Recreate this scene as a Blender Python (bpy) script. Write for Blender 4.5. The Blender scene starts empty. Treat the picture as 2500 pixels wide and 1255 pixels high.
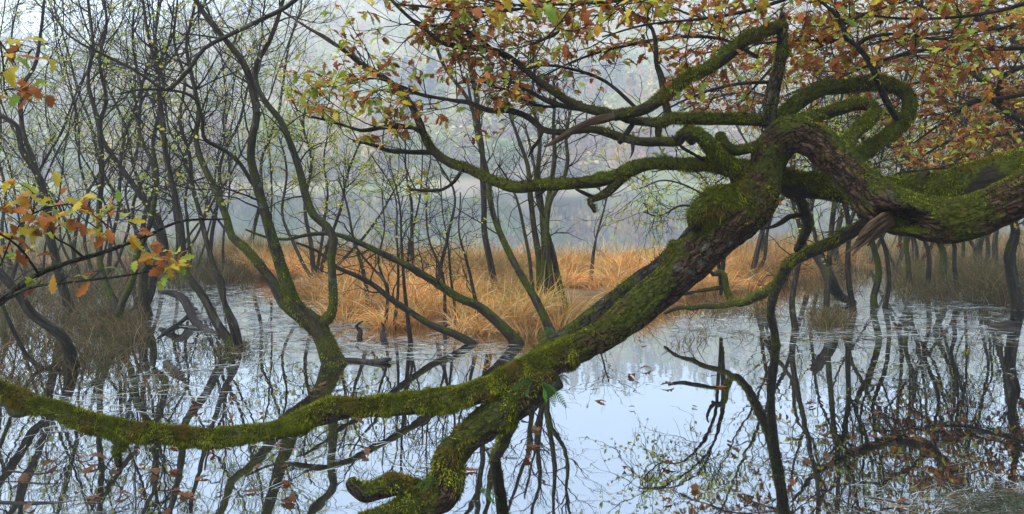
import bpy, math, random
import numpy as np
from mathutils import Vector, Matrix

# ------------------------------------------------------------------ camera, sky, sun, exposure
F, H, CX, HY = 1785.0, 1.6, 1250.0, 440.0        # focal length in photo pixels, eye height (m), principal column, horizon row
scene = bpy.context.scene
coll = scene.collection
cam_data = bpy.data.cameras.new("camera")
cam = bpy.data.objects.new("camera", cam_data)
coll.objects.link(cam)
cam.location = (0, 0, H)
cam.rotation_euler = (math.radians(90), 0, 0)
cam_data.sensor_width = 36
cam_data.lens = 36 * F / 2500
cam_data.shift_y = -(627.5 - HY) / 2500
cam_data.clip_start = 0.05
cam_data.clip_end = 3000
scene.camera = cam

SUN_EL, SUN_ROT = math.radians(55), math.radians(-120)
world = bpy.data.worlds.new("World")
scene.world = world
world.use_nodes = True
nt = world.node_tree
nt.nodes.clear()
sky = nt.nodes.new("ShaderNodeTexSky")
sky.sky_type = 'NISHITA'
sky.sun_disc = False
sky.sun_elevation = SUN_EL
sky.sun_rotation = SUN_ROT
sky.air_density = 1.0
sky.dust_density = 1.5
sky.ozone_density = 1.0
hsv = nt.nodes.new("ShaderNodeHueSaturation")
hsv.inputs['Saturation'].default_value = 0.82      # thin overcast: a paler sky
bg = nt.nodes.new("ShaderNodeBackground")
bg.inputs['Strength'].default_value = 0.15
wo = nt.nodes.new("ShaderNodeOutputWorld")
nt.links.new(sky.outputs[0], hsv.inputs['Color'])
nt.links.new(hsv.outputs[0], bg.inputs['Color'])
nt.links.new(bg.outputs[0], wo.inputs['Surface'])
sun_data = bpy.data.lights.new("sun", 'SUN')
sun_data.energy = 1.5
sun_data.angle = math.radians(60)
sun_data.color = (1.0, 0.975, 0.94)
sun = bpy.data.objects.new("sun", sun_data)
coll.objects.link(sun)
sd = Vector((math.sin(SUN_ROT) * math.cos(SUN_EL), math.cos(SUN_ROT) * math.cos(SUN_EL), math.sin(SUN_EL)))
sun.rotation_euler = (-sd).to_track_quat('-Z', 'Y').to_euler()
scene.view_settings.view_transform = 'Standard'
scene.view_settings.look = 'None'
scene.view_settings.exposure = 1.58
scene.view_settings.gamma = 1.0
scene.render.engine = 'CYCLES'
scene.cycles.use_denoising = True
scene.cycles.max_bounces = 6
scene.cycles.diffuse_bounces = 3
scene.cycles.glossy_bounces = 3
scene.cycles.transmission_bounces = 3
scene.cycles.volume_bounces = 3
scene.cycles.caustics_reflective = False
scene.cycles.caustics_refractive = False

HAZE_DENSITY = 0.0017

rng = np.random.default_rng(11)

# ------------------------------------------------------------------ helpers
def P(px, py, d):
    return np.array([(px - CX) / F * d, d, H + (HY - py) / F * d])

def water_d(py):
    return F * H / (py - HY)

def proj(p):
    p = np.asarray(p)
    y = np.maximum(p[..., 1], 0.1)
    return CX + p[..., 0] / y * F, HY - (p[..., 2] - H) / y * F

def link(name, data, parent=None, loc=None):
    o = bpy.data.objects.new(name, data)
    coll.objects.link(o)
    if parent is not None:
        o.parent = parent
    if loc is not None:
        o.location = loc
    return o

def tag(o, label=None, cat=None, group=None, kind=None):
    if label: o['label'] = label
    if cat: o['category'] = cat
    if group: o['group'] = group
    if kind: o['kind'] = kind
    return o

def empty(name, loc):
    o = bpy.data.objects.new(name, None)
    o.empty_display_size = 0.1
    coll.objects.link(o)
    o.location = loc
    return o

def make_mesh(name, V, faces, mat, col=None, rest=None, smooth=False, fcol=None):
    """V (n,3); faces (m,3|4) int array or list of such arrays; col per-vertex rgb; rest per-vertex vector"""
    if isinstance(faces, np.ndarray):
        faces = [faces]
    faces = [f for f in faces if len(f)]
    me = bpy.data.meshes.new(name)
    V = np.asarray(V, dtype=np.float32)
    me.vertices.add(len(V))
    me.vertices.foreach_set('co', V.ravel())
    nl = sum(f.size for f in faces)
    nf = sum(len(f) for f in faces)
    me.loops.add(nl)
    me.polygons.add(nf)
    me.loops.foreach_set('vertex_index', np.concatenate([f.ravel() for f in faces]).astype(np.int32))
    starts, s = [], 0
    for f in faces:
        k = f.shape[1]
        starts.append(s + np.arange(len(f)) * k)
        s += f.size
    me.polygons.foreach_set('loop_start', np.concatenate(starts).astype(np.int32))
    if smooth:
        me.polygons.foreach_set('use_smooth', np.ones(nf, dtype=bool))
    me.update(calc_edges=True)
    me.validate()
    if col is not None:
        a = me.attributes.new('Col', 'FLOAT_COLOR', 'POINT')
        c = np.ones((len(V), 4), dtype=np.float32)
        c[:, :3] = col
        a.data.foreach_set('color', c.ravel())
    if rest is not None:
        a = me.attributes.new('rest', 'FLOAT_VECTOR', 'POINT')
        a.data.foreach_set('vector', np.asarray(rest, dtype=np.float32).ravel())
    me.materials.append(mat)
    return me

def norm(v):
    return v / np.maximum(np.linalg.norm(v, axis=-1, keepdims=True), 1e-9)

# vectorised value noise
def _hash(i, j, k, seed):
    n = (i * 374761393 + j * 668265263 + k * 2147483647 + seed * 1274126177) & 0xFFFFFFFF
    n = ((n ^ (n >> 13)) * 1274126177) & 0xFFFFFFFF
    n = n ^ (n >> 16)
    return (n & 0xFFFF) / 65535.0

def vnoise(p, seed=0):
    p = np.asarray(p, dtype=np.float64)
    i = np.floor(p).astype(np.int64)
    f = p - i
    u = f * f * (3 - 2 * f)
    r = 0
    for dx in (0, 1):
        for dy in (0, 1):
            for dz in (0, 1):
                w = (u[..., 0] if dx else 1 - u[..., 0]) * (u[..., 1] if dy else 1 - u[..., 1]) * (u[..., 2] if dz else 1 - u[..., 2])
                r = r + w * _hash(i[..., 0] + dx, i[..., 1] + dy, i[..., 2] + dz, seed)
    return r * 2 - 1

def fbm(p, oct=3, seed=0):
    r, a, s = 0, 1.0, 0
    for o in range(oct):
        r = r + a * vnoise(np.asarray(p) * 2 ** o, seed + o * 17)
        s += a
        a *= 0.5
    return r / s

def spline(ctrl, spacing):
    """Catmull-Rom through ctrl rows, resampled about every `spacing` metres (first three columns are the position)"""
    c = np.asarray(ctrl, dtype=np.float64)
    c = np.vstack([2 * c[0] - c[1], c, 2 * c[-1] - c[-2]])
    out = []
    for k in range(1, len(c) - 2):
        p0, p1, p2, p3 = c[k - 1], c[k], c[k + 1], c[k + 2]
        n = max(2, int(np.linalg.norm(p2[:3] - p1[:3]) / spacing))
        t = np.linspace(0, 1, n, endpoint=False)[:, None]
        out.append(0.5 * ((2 * p1) + (-p0 + p2) * t + (2 * p0 - 5 * p1 + 4 * p2 - p3) * t ** 2 + (-p0 + 3 * p1 - 3 * p2 + p3) * t ** 3))
    out.append(c[-2][None])
    return np.vstack(out)

def ctrl_px(rows):
    """rows (px, py, depth, width_px) -> x y z radius"""
    r = []
    for px, py, d, w in rows:
        r.append([*P(px, py, d), 0.5 * w * d / F])
    return np.array(r)

def tube(C, R, sides, lump=0.0, lumpf=5.0, ridge=0.0, seed=0, cap=True):
    """smooth tube with lumps and lengthwise bark ridges; returns V, [quads, tris], rest, N"""
    n = len(C)
    T = norm(np.gradient(C, axis=0))
    ref = np.array([0.31, 0.17, 0.93])
    N = np.zeros_like(C)
    v = np.cross(T[0], ref)
    if np.linalg.norm(v) < 0.1:
        v = np.cross(T[0], np.array([1.0, 0, 0]))
    v /= np.linalg.norm(v)
    for i in range(n):
        v = v - T[i] * np.dot(v, T[i])
        v /= np.linalg.norm(v)
        N[i] = v
    B = np.cross(T, N)
    a = np.linspace(0, 2 * np.pi, sides, endpoint=False)
    ca, sa = np.cos(a), np.sin(a)
    L = np.concatenate([[0], np.cumsum(np.linalg.norm(np.diff(C, axis=0), axis=1))])
    D = N[:, None] * ca[None, :, None] + B[:, None] * sa[None, :, None]
    rr = np.repeat(R[:, None], sides, 1)
    base = C[:, None] + D * rr[..., None]
    rest = np.stack([rr * ca[None], rr * sa[None], np.repeat(L[:, None], sides, 1)], -1)
    if lump > 0:
        rr = rr * (1 + lump * fbm(base * lumpf + seed * 3.1, 3, seed))
    if ridge > 0:
        rr = rr + ridge * (1 - 2.2 * np.abs(fbm(rest * np.array([38, 38, 7.0]) + seed, 3, seed + 5))) + ridge * 0.7 * vnoise(rest * np.array([100, 100, 26.0]), seed + 9)
    V = (C[:, None] + D * rr[..., None]).reshape(-1, 3)
    i = np.arange(n - 1)[:, None] * sides
    j = np.arange(sides)[None]
    j2 = (j + 1) % sides
    Q = np.stack([i + j, i + j2, i + sides + j2, i + sides + j], -1).reshape(-1, 4)
    faces = [Q]
    restv = rest.reshape(-1, 3)
    if cap:
        V = np.vstack([V, C[-1] + T[-1] * R[-1] * 0.6, C[0] - T[0] * R[0] * 0.3])
        restv = np.vstack([restv, [0, 0, L[-1]], [0, 0, 0]])
        e = (n - 1) * sides
        jj = np.arange(sides)
        faces.append(np.stack([e + jj, e + (jj + 1) % sides, np.full(sides, n * sides)], -1))
        faces.append(np.stack([(jj + 1) % sides, jj, np.full(sides, n * sides + 1)], -1))
    return V, faces, restv, D.reshape(-1, 3)

def batch_tubes(Pn, Rn, sides=4):
    """Pn (k,n,3) polylines, Rn (k,n) -> V, quads"""
    k, n, _ = Pn.shape
    T = norm(np.gradient(Pn, axis=1))
    main = norm(Pn[:, -1] - Pn[:, 0])
    ref = np.where(np.abs(main[:, 2:3]) > 0.7, np.array([[1.0, 0, 0]]), np.array([[0, 0, 1.0]]))
    N = norm(np.cross(T, ref[:, None]) + 1e-6)
    B = np.cross(T, N)
    a = np.linspace(0, 2 * np.pi, sides, endpoint=False)
    V = Pn[:, :, None] + Rn[:, :, None, None] * (N[:, :, None] * np.cos(a)[None, None, :, None] + B[:, :, None] * np.sin(a)[None, None, :, None])
    idx = np.arange(k * n * sides).reshape(k, n, sides)
    A = idx[:, :-1]
    Bx = idx[:, 1:]
    Q = np.stack([A, np.roll(A, -1, 2), np.roll(Bx, -1, 2), Bx], -1).reshape(-1, 4)
    return V.reshape(-1, 3), Q

def grow(S, D, L, n=6, wob=0.25, up=0.06, rng=rng):
    k = len(S)
    d = norm(D)
    pts, dirs = [S], [d]
    step = (L / (n - 1))[:, None]
    bend = rng.normal(0, wob * 0.5, (k, 3))
    for i in range(n - 1):
        d = norm(d + bend + rng.normal(0, wob, (k, 3)) + np.array([0, 0, up]))
        pts.append(pts[-1] + d * step)
        dirs.append(d)
    return np.stack(pts, 1), np.stack(dirs, 1)

def offshoots(Pn, Rn, per, ang=(0.5, 1.1), tmin=0.2, rng=rng):
    """sample `per` child start points along each polyline -> starts, dirs, parent radius"""
    k, n, _ = Pn.shape
    idx = np.repeat(np.arange(k), per)
    t = rng.uniform(tmin, 1.0, len(idx)) * (n - 1.001)
    i = t.astype(int)
    f = (t - i)[:, None]
    S = Pn[idx, i] * (1 - f) + Pn[idx, i + 1] * f
    T = norm(Pn[idx, i + 1] - Pn[idx, i])
    pr = norm(np.cross(T, rng.normal(size=T.shape)))
    a = rng.uniform(ang[0], ang[1], len(idx))[:, None]
    return S, norm(T * np.cos(a) + pr * np.sin(a)), Rn[idx, i]

# ------------------------------------------------------------------ materials
def new_mat(name):
    m = bpy.data.materials.new(name)
    m.use_nodes = True
    m.node_tree.nodes.clear()
    return m, m.node_tree.nodes, m.node_tree.links

def node(ns, typ, **kw):
    n = ns.new(typ)
    for k, v in kw.items():
        setattr(n, k, v)
    return n

def ramp(ns, stops, interp='LINEAR'):
    r = ns.new('ShaderNodeValToRGB')
    r.color_ramp.interpolation = interp
    els = r.color_ramp.elements
    while len(els) < len(stops):
        els.new(0.5)
    for e, (p, c) in zip(els, stops):
        e.position = p
        e.color = (*c, 1) if len(c) == 3 else c
    return r

def leaf_material(name, rough=0.45, trans=0.35, var=0.35, scale=40.0, spec=0.4):
    m, ns, L = new_mat(name)
    at = node(ns, 'ShaderNodeAttribute', attribute_name='Col')
    tc = node(ns, 'ShaderNodeTexCoord')
    nz = node(ns, 'ShaderNodeTexNoise')
    nz.inputs['Scale'].default_value = scale
    nz.inputs['Detail'].default_value = 3
    L.new(tc.outputs['Object'], nz.inputs['Vector'])
    mr = node(ns, 'ShaderNodeMapRange')
    mr.inputs['From Min'].default_value = 0.3
    mr.inputs['From Max'].default_value = 0.7
    mr.inputs['To Min'].default_value = 1 - var
    mr.inputs['To Max'].default_value = 1 + var
    L.new(nz.outputs['Fac'], mr.inputs['Value'])
    mul = node(ns, 'ShaderNodeVectorMath', operation='SCALE')
    L.new(at.outputs['Color'], mul.inputs[0])
    L.new(mr.outputs[0], mul.inputs['Scale'])
    p = node(ns, 'ShaderNodeBsdfPrincipled')
    p.inputs['Roughness'].default_value = rough
    p.inputs['Specular IOR Level'].default_value = spec
    L.new(mul.outputs[0], p.inputs['Base Color'])
    tr = node(ns, 'ShaderNodeBsdfTranslucent')
    L.new(mul.outputs[0], tr.inputs['Color'])
    mx = node(ns, 'ShaderNodeMixShader')
    mx.inputs[0].default_value = trans
    L.new(p.outputs[0], mx.inputs[1])
    L.new(tr.outputs[0], mx.inputs[2])
    o = node(ns, 'ShaderNodeOutputMaterial')
    L.new(mx.outputs[0], o.inputs['Surface'])
    return m

def bark_material(name, dark, mid, light, moss=0.0, moss_col=((0.010, 0.014, 0.002), (0.06, 0.07, 0.007)), lichen=0.15, stretch=7.0, scale=30.0, bump=0.5, up_bias=0.5, rmin=0.0, zmax=None, plates=0.0):
    m, ns, L = new_mat(name)
    at = node(ns, 'ShaderNodeAttribute', attribute_name='rest')
    mp = node(ns, 'ShaderNodeMapping')
    mp.inputs['Scale'].default_value = (1, 1, 1 / stretch)
    L.new(at.outputs['Vector'], mp.inputs['Vector'])
    n1 = node(ns, 'ShaderNodeTexNoise')
    n1.inputs['Scale'].default_value = scale
    n1.inputs['Detail'].default_value = 6
    n1.inputs['Roughness'].default_value = 0.65
    L.new(mp.outputs[0], n1.inputs['Vector'])
    r1 = ramp(ns, [(0.3, dark), (0.52, mid), (0.75, light)])
    L.new(n1.outputs['Fac'], r1.inputs['Fac'])
    plate_h = None
    barkcol = r1.outputs[0]
    if plates > 0:                                     # cracked bark plates, longer than wide
        mp2 = node(ns, 'ShaderNodeMapping')
        mp2.inputs['Scale'].default_value = (1, 1, 0.34)
        nd = node(ns, 'ShaderNodeTexNoise')
        nd.inputs['Scale'].default_value = 22
        nd.inputs['Detail'].default_value = 3
        L.new(at.outputs['Vector'], nd.inputs['Vector'])
        av = node(ns, 'ShaderNodeVectorMath', operation='MULTIPLY_ADD')
        av.inputs[1].default_value = (0.06, 0.06, 0.14)
        L.new(nd.outputs['Color'], av.inputs[0])
        L.new(at.outputs['Vector'], av.inputs[2])
        L.new(av.outputs[0], mp2.inputs['Vector'])
        vo = node(ns, 'ShaderNodeTexVoronoi', feature='DISTANCE_TO_EDGE')
        vo.inputs['Scale'].default_value = plates
        L.new(mp2.outputs[0], vo.inputs['Vector'])
        rp = ramp(ns, [(0.0, (0, 0, 0)), (0.16, (1, 1, 1))])
        L.new(vo.outputs['Distance'], rp.inputs['Fac'])
        plate_h = rp.outputs[0]
        mxp = node(ns, 'ShaderNodeMix', data_type='RGBA')
        L.new(plate_h, mxp.inputs['Factor'])
        mxp.inputs['A'].default_value = (*[c * 0.8 for c in dark], 1)
        L.new(r1.outputs[0], mxp.inputs['B'])
        barkcol = mxp.outputs['Result']
    geo = node(ns, 'ShaderNodeNewGeometry')
    # pale lichen blotches
    n2 = node(ns, 'ShaderNodeTexNoise')
    n2.inputs['Scale'].default_value = 9
    n2.inputs['Detail'].default_value = 5
    L.new(geo.outputs['Position'], n2.inputs['Vector'])
    r2 = ramp(ns, [(0.62, (0, 0, 0)), (0.68, (1, 1, 1))])
    L.new(n2.outputs['Fac'], r2.inputs['Fac'])
    ml = node(ns, 'ShaderNodeMath', operation='MULTIPLY')
    ml.inputs[1].default_value = lichen
    L.new(r2.outputs[0], ml.inputs[0])
    mx1 = node(ns, 'ShaderNodeMix', data_type='RGBA')
    L.new(ml.outputs[0], mx1.inputs['Factor'])
    L.new(barkcol, mx1.inputs['A'])
    mx1.inputs['B'].default_value = (0.13, 0.15, 0.12, 1)
    last = mx1.outputs['Result']
    hgt = n1.outputs['Fac']
    if moss > 0:
        sep = node(ns, 'ShaderNodeSeparateXYZ')
        L.new(geo.outputs['Normal'], sep.inputs[0])
        n3 = node(ns, 'ShaderNodeTexNoise')
        n3.inputs['Scale'].default_value = 5
        n3.inputs['Detail'].default_value = 4
        L.new(geo.outputs['Position'], n3.inputs['Vector'])
        a1 = node(ns, 'ShaderNodeMath', operation='MULTIPLY_ADD')      # nz*up_bias + noise*1.6
        a1.inputs[1].default_value = up_bias
        L.new(sep.outputs['Z'], a1.inputs[0])
        a2 = node(ns, 'ShaderNodeMath', operation='MULTIPLY_ADD')
        a2.inputs[1].default_value = 3.0
        a2.inputs[2].default_value = -1.5 + (moss - 0.5) * 1.2
        L.new(n3.outputs['Fac'], a2.inputs[0])
        L.new(a2.outputs[0], a1.inputs[2])
        rm = ramp(ns, [(0.0, (0, 0, 0)), (0.22, (1, 1, 1))])
        L.new(a1.outputs[0], rm.inputs['Fac'])
        n4 = node(ns, 'ShaderNodeTexNoise')
        n4.inputs['Scale'].default_value = 60
        n4.inputs['Detail'].default_value = 5
        L.new(geo.outputs['Position'], n4.inputs['Vector'])
        rc = ramp(ns, [(0.3, moss_col[0]), (0.7, moss_col[1])])
        L.new(n4.outputs['Fac'], rc.inputs['Fac'])
        mask = rm.outputs[0]
        if rmin > 0:                                   # moss keeps to the thicker wood
            flat = node(ns, 'ShaderNodeVectorMath', operation='MULTIPLY')
            flat.inputs[1].default_value = (1, 1, 0)
            L.new(at.outputs['Vector'], flat.inputs[0])
            ln = node(ns, 'ShaderNodeVectorMath', operation='LENGTH')
            L.new(flat.outputs[0], ln.inputs[0])
            q = node(ns, 'ShaderNodeMapRange')
            q.inputs['From Min'].default_value = rmin
            q.inputs['From Max'].default_value = rmin * 1.8
            L.new(ln.outputs['Value'], q.inputs['Value'])
            mm = node(ns, 'ShaderNodeMath', operation='MULTIPLY')
            L.new(mask, mm.inputs[0]); L.new(q.outputs[0], mm.inputs[1])
            mask = mm.outputs[0]
        if zmax:                                       # and to the damp foot of the stem
            sp = node(ns, 'ShaderNodeSeparateXYZ')
            L.new(geo.outputs['Position'], sp.inputs[0])
            q = node(ns, 'ShaderNodeMapRange')
            q.inputs['From Min'].default_value = zmax[1]
            q.inputs['From Max'].default_value = zmax[0]
            L.new(sp.outputs['Z'], q.inputs['Value'])
            mm = node(ns, 'ShaderNodeMath', operation='MULTIPLY')
            L.new(mask, mm.inputs[0]); L.new(q.outputs[0], mm.inputs[1])
            mask = mm.outputs[0]
        mx2 = node(ns, 'ShaderNodeMix', data_type='RGBA')
        L.new(mask, mx2.inputs['Factor'])
        L.new(last, mx2.inputs['A'])
        L.new(rc.outputs[0], mx2.inputs['B'])
        last = mx2.outputs['Result']
        ad = node(ns, 'ShaderNodeMath', operation='ADD')
        L.new(n1.outputs['Fac'], ad.inputs[0])
        L.new(n4.outputs['Fac'], ad.inputs[1])
        hgt = ad.outputs[0]
    if plate_h is not None:
        ad2 = node(ns, 'ShaderNodeMath', operation='MULTIPLY_ADD')
        ad2.inputs[1].default_value = 0.8
        L.new(plate_h, ad2.inputs[0]); L.new(hgt, ad2.inputs[2])
        hgt = ad2.outputs[0]
    b = node(ns, 'ShaderNodeBump')
    b.inputs['Strength'].default_value = bump
    b.inputs['Distance'].default_value = 0.02
    L.new(hgt, b.inputs['Height'])
    p = node(ns, 'ShaderNodeBsdfPrincipled')
    p.inputs['Roughness'].default_value = 0.8
    p.inputs['Specular IOR Level'].default_value = 0.07
    L.new(last, p.inputs['Base Color'])
    L.new(b.outputs[0], p.inputs['Normal'])
    o = node(ns, 'ShaderNodeOutputMaterial')
    L.new(p.outputs[0], o.inputs['Surface'])
    return m

def noise_material(name, stops, scale=3.0, rough=0.9, bump=0.3, detail=6):
    m, ns, L = new_mat(name)
    tc = node(ns, 'ShaderNodeTexCoord')
    n1 = node(ns, 'ShaderNodeTexNoise')
    n1.inputs['Scale'].default_value = scale
    n1.inputs['Detail'].default_value = detail
    L.new(tc.outputs['Object'], n1.inputs['Vector'])
    r = ramp(ns, stops)
    L.new(n1.outputs['Fac'], r.inputs['Fac'])
    p = node(ns, 'ShaderNodeBsdfPrincipled')
    p.inputs['Roughness'].default_value = rough
    p.inputs['Specular IOR Level'].default_value = 0.2
    L.new(r.outputs[0], p.inputs['Base Color'])
    b = node(ns, 'ShaderNodeBump')
    b.inputs['Strength'].default_value = bump
    L.new(n1.outputs['Fac'], b.inputs['Height'])
    L.new(b.outputs[0], p.inputs['Normal'])
    o = node(ns, 'ShaderNodeOutputMaterial')
    L.new(p.outputs[0], o.inputs['Surface'])
    return m

def water_material():
    m, ns, L = new_mat('lake_water')
    tc = node(ns, 'ShaderNodeTexCoord')
    n1 = node(ns, 'ShaderNodeTexNoise')
    n1.inputs['Scale'].default_value = 3.0
    n1.inputs['Detail'].default_value = 2
    L.new(tc.outputs['Object'], n1.inputs['Vector'])
    b = node(ns, 'ShaderNodeBump')
    b.inputs['Strength'].default_value = 0.02
    b.inputs['Distance'].default_value = 0.05
    L.new(n1.outputs['Fac'], b.inputs['Height'])
    df = node(ns, 'ShaderNodeBsdfDiffuse')
    df.inputs['Color'].default_value = (0.010, 0.008, 0.005, 1)
    gl = node(ns, 'ShaderNodeBsdfGlossy')
    gl.inputs['Color'].default_value = (0.90, 0.955, 0.985, 1)
    gl.inputs['Roughness'].default_value = 0.015
    L.new(b.outputs[0], gl.inputs['Normal'])
    lw = node(ns, 'ShaderNodeLayerWeight')               # Fresnel-like: near-total mirror at grazing angles
    pw = node(ns, 'ShaderNodeMath', operation='POWER')
    pw.inputs[1].default_value = 5.0
    L.new(lw.outputs['Facing'], pw.inputs[0])
    fr = node(ns, 'ShaderNodeMath', operation='MULTIPLY_ADD')
    fr.inputs[1].default_value = 0.38
    fr.inputs[2].default_value = 0.56
    L.new(pw.outputs[0], fr.inputs[0])
    mx = node(ns, 'ShaderNodeMixShader')
    L.new(fr.outputs[0], mx.inputs[0])
    L.new(df.outputs[0], mx.inputs[1])
    L.new(gl.outputs[0], mx.inputs[2])
    o = node(ns, 'ShaderNodeOutputMaterial')
    L.new(mx.outputs[0], o.inputs['Surface'])
    return m

M_oak = bark_material('oak_bark', (0.007, 0.005, 0.0035), (0.048, 0.028, 0.017), (0.16, 0.095, 0.058), moss=0.5, lichen=0.5, scale=46, stretch=3.5, bump=0.9, plates=44)
M_limb = bark_material('mossy_limb_bark', (0.006, 0.005, 0.0035), (0.02, 0.016, 0.010), (0.05, 0.038, 0.025), moss=0.75, lichen=0.2, scale=50, bump=0.6, rmin=0.016)
M_thin = bark_material('thin_limb_bark', (0.006, 0.005, 0.004), (0.017, 0.015, 0.011), (0.04, 0.036, 0.029), moss=0.42, lichen=0.3, scale=60, bump=0.4, rmin=0.012)
M_dead = bark_material('dead_wood', (0.010, 0.006, 0.0035), (0.06, 0.038, 0.021), (0.17, 0.115, 0.068), moss=0.0, lichen=0.1, stretch=22, scale=60, bump=0.9)
M_grey = bark_material('grey_dead_bark', (0.010, 0.009, 0.007), (0.035, 0.031, 0.025), (0.10, 0.092, 0.075), moss=0.3, lichen=0.3, stretch=9, scale=45, bump=0.9, plates=34)
M_alder = bark_material('alder_bark', (0.008, 0.007, 0.005), (0.026, 0.022, 0.015), (0.075, 0.066, 0.05), moss=0.26, lichen=0.45, scale=45, bump=0.4, up_bias=0.35, zmax=(0.8, 2.4))
M_alder_moss = bark_material('mossy_alder_bark', (0.008, 0.007, 0.005), (0.026, 0.022, 0.014), (0.075, 0.066, 0.045), moss=0.62, lichen=0.4, scale=45, bump=0.5, up_bias=0.3, zmax=(1.0, 2.6))
M_twig = bark_material('twig_bark', (0.007, 0.006, 0.005), (0.018, 0.014, 0.011), (0.035, 0.029, 0.023), lichen=0.1, scale=40, bump=0.0)
M_wet = bark_material('wet_driftwood', (0.008, 0.007, 0.006), (0.026, 0.022, 0.019), (0.085, 0.078, 0.07), lichen=0.2, stretch=14, scale=45, bump=0.6)
M_leaf = leaf_material('oak_leaf', rough=0.5, trans=0.45, var=0.3, scale=45, spec=0.14)
M_small = leaf_material('alder_leaf', rough=0.5, trans=0.5, var=0.15, scale=8, spec=0.3)
M_moss = leaf_material('moss_fibres', rough=0.95, trans=0.2, var=0.45, scale=14, spec=0.02)
M_grass = leaf_material('dry_sedge', rough=0.7, trans=0.45, var=0.25, scale=2.5, spec=0.12)
M_float = leaf_material('floating_blade', rough=0.22, trans=0.05, var=0.2, scale=6, spec=0.9)
M_fern = leaf_material('fern_green', rough=0.6, trans=0.35, var=0.2, scale=30, spec=0.1)
M_wood = leaf_material('far_woodland', rough=0.9, trans=0.2, var=0.2, scale=0.3, spec=0.1)
M_water = water_material()
M_ground = noise_material('boggy_ground', [(0.3, (0.07, 0.042, 0.02)), (0.55, (0.19, 0.11, 0.05)), (0.8, (0.32, 0.20, 0.09))], scale=4)
M_hill = noise_material('hillside', [(0.35, (0.14, 0.17, 0.06)), (0.47, (0.22, 0.20, 0.10)), (0.58, (0.20, 0.14, 0.11)), (0.72, (0.26, 0.28, 0.09))], scale=0.05)

# ------------------------------------------------------------------ ground, water, hill
FRONT = np.array([(-900, 620), (-200, 640), (0, 645), (300, 650), (560, 640), (640, 690), (720, 722), (850, 805), (1000, 817), (1250, 838), (1400, 806), (1560, 772), (1700, 732), (1900, 700), (2100, 662), (2500, 650), (3300, 640)], float)
FRONT_D = F * H / (FRONT[:, 1] - HY)
BACK = np.array([(-900, 18), (200, 17.5), (600, 16), (900, 14.3), (1700, 14.6), (1900, 16.5), (2500, 18.5), (3300, 19)], float)

def bank(x, y):
    px = CX + x / np.maximum(y, 0.5) * F
    yf = np.interp(px, FRONT[:, 0], FRONT_D)
    yb = np.interp(px, BACK[:, 0], BACK[:, 1])
    p = np.stack([x, y, np.zeros_like(x)], -1)
    w = fbm(p * 0.9, 3, 3) * 0.7
    a = np.clip((y - yf + w) / 0.7, 0, 1)
    b = np.clip((yb + w * 2 - y) / 2.0, 0, 1)
    return np.minimum(a, b)

def ground_z(x, y):
    m = bank(x, y)
    m = m * m * (3 - 2 * m)
    p = np.stack([x, y, np.zeros_like(x)], -1)
    return -0.35 + m * 0.42 + m * 0.08 * fbm(p * 1.7, 2, 8)

gx = np.linspace(-45, 45, 200)
gy = np.linspace(-6, 60, 200)
X, Y = np.meshgrid(gx, gy)
Z = ground_z(X.ravel(), Y.ravel())
V = np.stack([X.ravel(), Y.ravel(), Z], -1)
def grid_quads(nx, ny):
    i = np.arange(ny - 1)[:, None] * nx + np.arange(nx - 1)[None]
    return np.stack([i, i + 1, i + nx + 1, i + nx], -1).reshape(-1, 4)
o = link('ground', make_mesh('ground', V, grid_quads(200, 200), M_ground, smooth=True))
tag(o, 'low boggy bank of brown mud under the grass', 'ground', kind='structure')

V = np.array([[-700, -30, 0], [700, -30, 0], [700, 260, 0], [-700, 260, 0]], float)
o = link('water', make_mesh('water', V, np.array([[0, 1, 2, 3]]), M_water))
tag(o, 'still dark lake water mirroring trees and pale sky', 'water', kind='structure')

RIDGE_Y = 430.0
def ridge_py(px):
    return np.interp(px, [-1500, -400, 0, 150, 330, 520, 700, 1000, 1500, 2000, 2500, 3200, 4200], [120, 110, 95, 85, 55, 10, -25, -40, -35, -45, -30, -40, 0])
def hill_z(x, y):
    px = CX + x / y * F
    zr = H + (HY - ridge_py(px) - 34) * RIDGE_Y / F
    t = np.clip((y - 146) / (RIDGE_Y - 146), 0, 1.0)
    prof = 0.18 * t + 0.82 * t ** 1.25
    p = np.stack([x, y, np.zeros_like(x)], -1)
    return -1.2 + 2.0 * np.clip((y - 143) / 4, 0, 1) + zr * prof + fbm(p * 0.012, 3, 21) * 9 * t
hx = np.linspace(-650, 650, 160)
hy = np.linspace(140, 520, 90)
X, Y = np.meshgrid(hx, hy)
V = np.stack([X.ravel(), Y.ravel(), hill_z(X.ravel(), Y.ravel())], -1)
o = link('hill', make_mesh('hill', V, grid_quads(160, 90), M_hill, smooth=True))
tag(o, 'misty wooded hillside beyond the lake', 'hill', kind='structure')

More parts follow.
